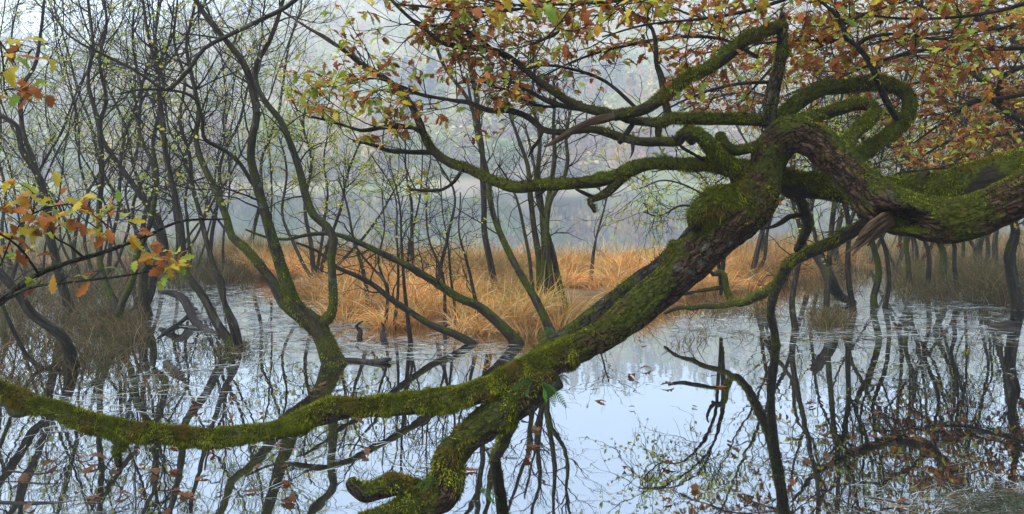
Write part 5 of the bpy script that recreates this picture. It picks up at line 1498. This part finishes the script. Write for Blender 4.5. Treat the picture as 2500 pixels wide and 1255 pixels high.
spray('oak_spray', [
    [(-60, 775, 2.5, 24), (0, 737, 2.5, 20), (30, 712, 2.5, 18), (92, 671, 2.5, 15), (153, 645, 2.52, 13), (255, 615, 2.55, 11), (357, 576, 2.6, 9), (444, 540, 2.65, 7), (551, 535, 2.7, 4)],
    [(10, 732, 2.5, 12), (76, 702, 2.45, 8), (153, 691, 2.42, 7), (306, 673, 2.4, 5), (400, 655, 2.4, 3)],
    [(95, 670, 2.5, 6), (60, 620, 2.45, 6), (30, 590, 2.4, 5), (-20, 560, 2.35, 4)],
    [(205, 630, 2.53, 6), (170, 600, 2.5, 5), (135, 580, 2.45, 4), (120, 540, 2.4, 3)],
    [(0, 650, 2.4, 4), (40, 560, 2.38, 4), (95, 515, 2.36, 4), (180, 500, 2.35, 3), (250, 540, 2.35, 3)]],
    [(60, 545, 2.4, 8, .045), (95, 520, 2.38, 9, .045), (150, 500, 2.36, 10, .045), (190, 515, 2.36, 10, .045), (130, 555, 2.4, 9, .04), (60, 590, 2.42, 8, .035), (25, 570, 2.4, 7, .035), (40, 620, 2.44, 7, .03), (270, 535, 2.36, 9, .035), (290, 560, 2.38, 6, .03), (250, 575, 2.38, 6, .03), (10, 520, 2.36, 5, .035), (215, 545, 2.38, 6, .035), (365, 615, 2.4, 8, .035), (400, 640, 2.4, 12, .038), (430, 655, 2.4, 8, .03), (385, 665, 2.4, 5, .03), (225, 665, 2.41, 5, .03), (150, 655, 2.44, 3, .03), (95, 690, 2.45, 3, .03), (20, 470, 2.34, 7, .04), (0, 440, 2.32, 5, .04), (-30, 500, 2.3, 6, .04), (40, 445, 2.34, 4, .03)],
    'near oak branch with yellow and orange leaves reaching in from the left edge', 55, (0.042, 0.07))
spray('oak_spray', [
    [(-60, 40, 1.9, 6), (-10, 90, 1.9, 5), (20, 130, 1.9, 4), (40, 160, 1.9, 3)],
    [(0, 100, 1.9, 4), (8, 160, 1.9, 4), (10, 220, 1.9, 3)],
    [(10, 130, 1.9, 3), (45, 125, 1.9, 3), (70, 130, 1.9, 2)]],
    [(48, 105, 1.9, 3, .02), (85, 130, 1.9, 3, .02), (8, 140, 1.9, 3, .02), (20, 210, 1.9, 7, .028), (60, 215, 1.9, 4, .022), (85, 235, 1.9, 3, .02), (10, 250, 1.9, 5, .025)],
    'hanging sprig of large brown oak leaves at the upper left edge', 56, (0.045, 0.07))
spray('oak_spray', [
    [(1100, -160, 2.3, 6), (1120, -80, 2.3, 5), (1170, -10, 2.3, 4), (1260, 12, 2.3, 4), (1330, 18, 2.3, 3)],
    [(1380, -140, 2.3, 5), (1420, -70, 2.3, 4), (1480, -20, 2.3, 3), (1540, -5, 2.3, 3)]],
    [(1170, 8, 2.3, 4, .03), (1250, 20, 2.3, 4, .03), (1285, 0, 2.3, 4, .03), (1210, -5, 2.3, 3, .03), (1330, 10, 2.3, 3, .025), (1450, -5, 2.3, 4, .03), (1500, 0, 2.3, 3, .03), (1560, -10, 2.3, 4, .03)],
    'big close oak leaves dangling from above at the top edge', 57, (0.06, 0.09))

# ------------------------------------------------------------------ ferns growing on the trunks
def fern(px_, py_, dd, label, fronds, seed):
    r = np.random.default_rng(seed)
    b = P(px_, py_, dd)
    root = empty('fern', b)
    tag(root, label, 'fern', 'ferns sprouting from the oak')
    for (dx, dz, dy, Lf) in fronds:
        d0 = norm(np.array([[dx, dy, dz]]))[0]
        n = 16
        pts, cur, dcur = [], np.zeros(3), d0.copy()
        for i in range(n):
            pts.append(cur.copy())
            cur = cur + dcur * Lf / n
            dcur = norm((dcur + np.array([0, 0, -0.075]))[None])[0]
        pts = np.array(pts)
        T = norm(np.gradient(pts, axis=0))
        side = norm(np.cross(T, np.array([0.1, 0.75, 0.6])))
        nn = np.cross(side, T)
        VS, FS = [], []
        for i in range(1, n):
            t = i / n
            w = Lf * 0.24 * math.sin(math.pi * min(1, t * 0.85 + 0.15)) ** 0.8 * (1 - 0.35 * t)
            hw = Lf / n * 0.30
            for sg in (-1, 1):
                p0 = pts[i]
                q0 = len(VS)
                tip = p0 + side[i] * sg * w + T[i] * w * 0.35 - np.array([0, 0, 0.12 * w])
                mid = p0 + side[i] * sg * w * 0.55 + T[i] * w * 0.18 + nn[i] * 0.05 * w
                VS += [p0 - T[i] * hw, p0 + T[i] * hw, mid + T[i] * hw * .9, tip, mid - T[i] * hw * .9]
                FS += [(q0, q0 + 1, q0 + 2), (q0, q0 + 2, q0 + 4), (q0 + 4, q0 + 2, q0 + 3)]
        VS = np.array(VS); FS = np.array(FS)
        c = np.array([0.06, 0.15, 0.022]) * r.uniform(0.8, 1.25)
        fo = link('frond', make_mesh('frond', VS, FS, M_fern, col=np.repeat(c[None], len(VS), 0)), root)
        v, q = batch_tubes(pts[None], np.linspace(0.0018, 0.0008, n)[None], 4)
        link('stalk', make_mesh('stalk', v, q, M_fern, col=np.repeat(np.array([[0.05, 0.08, 0.03]]), len(v), 0)), fo)
fern(1322, 938, 3.5, 'green fern hanging right of the trunk fork over the sky reflection', [(0.9, -0.25, -0.3, 0.17), (0.5, 0.2, -0.5, 0.12), (0.7, -0.6, -0.2, 0.13), (0.2, -0.3, -0.6, 0.10)], 1)
fern(1298, 935, 3.48, 'small fern arching left under the thick trunk joint', [(-0.9, 0.25, -0.3, 0.12), (-0.6, 0.5, -0.4, 0.08), (-0.3, -0.2, -0.5, 0.08)], 2)
fern(1366, 918, 3.62, 'tiny fern tuft at the right underside of the trunk', [(0.4, 0.3, -0.4, 0.07), (0.7, -0.2, -0.3, 0.07), (0.2, -0.7, -0.3, 0.07)], 3)
fern(1350, 815, 6.9, 'fern at the foot of the leaning stem behind the trunk', [(-0.8, 0.5, -0.3, 0.17), (-0.9, 0.1, -0.3, 0.16), (-0.4, 0.8, -0.3, 0.14), (0.5, 0.6, -0.2, 0.1)], 4)
fern(1092, 1072, 3.42, 'little fern on the upper side of the prop root', [(-0.7, 0.5, -0.4, 0.07), (-0.3, 0.8, -0.4, 0.06), (-0.9, 0.1, -0.3, 0.06)], 5)
fern(1062, 1170, 3.4, 'dark fern in the crook of the broken root stub', [(-0.9, 0.2, -0.3, 0.11), (-0.6, 0.6, -0.3, 0.09), (-0.8, -0.3, -0.4, 0.09)], 6)
fern(1172, 1200, 3.42, 'low fern beside the foot of the prop root', [(0.9, 0.3, -0.3, 0.10), (0.9, -0.2, -0.3, 0.10), (0.6, 0.6, -0.3, 0.07)], 7)
fern(1612, 384, 3.86, 'tiny fern standing on the long mossy limb', [(-0.6, 0.7, -0.2, 0.06), (0.2, 0.9, -0.2, 0.06), (0.7, 0.5, -0.2, 0.05)], 8)

# ------------------------------------------------------------------ haze: the misty air over the lake
m, ns, L = new_mat('mist')
pv = node(ns, 'ShaderNodeVolumePrincipled')
pv.inputs['Color'].default_value = (0.925, 0.972, 0.99, 1)
pv.inputs['Density'].default_value = HAZE_DENSITY
pv.inputs['Anisotropy'].default_value = 0.1
o_ = node(ns, 'ShaderNodeOutputMaterial')
L.new(pv.outputs[0], o_.inputs['Volume'])
x0, x1, y0, y1, z0, z1 = -720, 720, -40, 540, -2.5, 165
V = np.array([[x0, y0, z0], [x1, y0, z0], [x1, y1, z0], [x0, y1, z0], [x0, y0, z1], [x1, y0, z1], [x1, y1, z1], [x0, y1, z1]], float)
Q = np.array([[0, 3, 2, 1], [4, 5, 6, 7], [0, 1, 5, 4], [1, 2, 6, 5], [2, 3, 7, 6], [3, 0, 4, 7]])
o = link('haze', make_mesh('haze', V, Q, m))
tag(o, 'thin pale mist lying over the lake and the far hill', 'haze', kind='stuff')
tris = sum(sum(len(p.vertices) - 2 for p in me.polygons) if len(me.polygons) < 2000 else 2 * len(me.polygons) for me in bpy.data.meshes)
print('approx tris', tris, 'objects', len(bpy.data.objects))
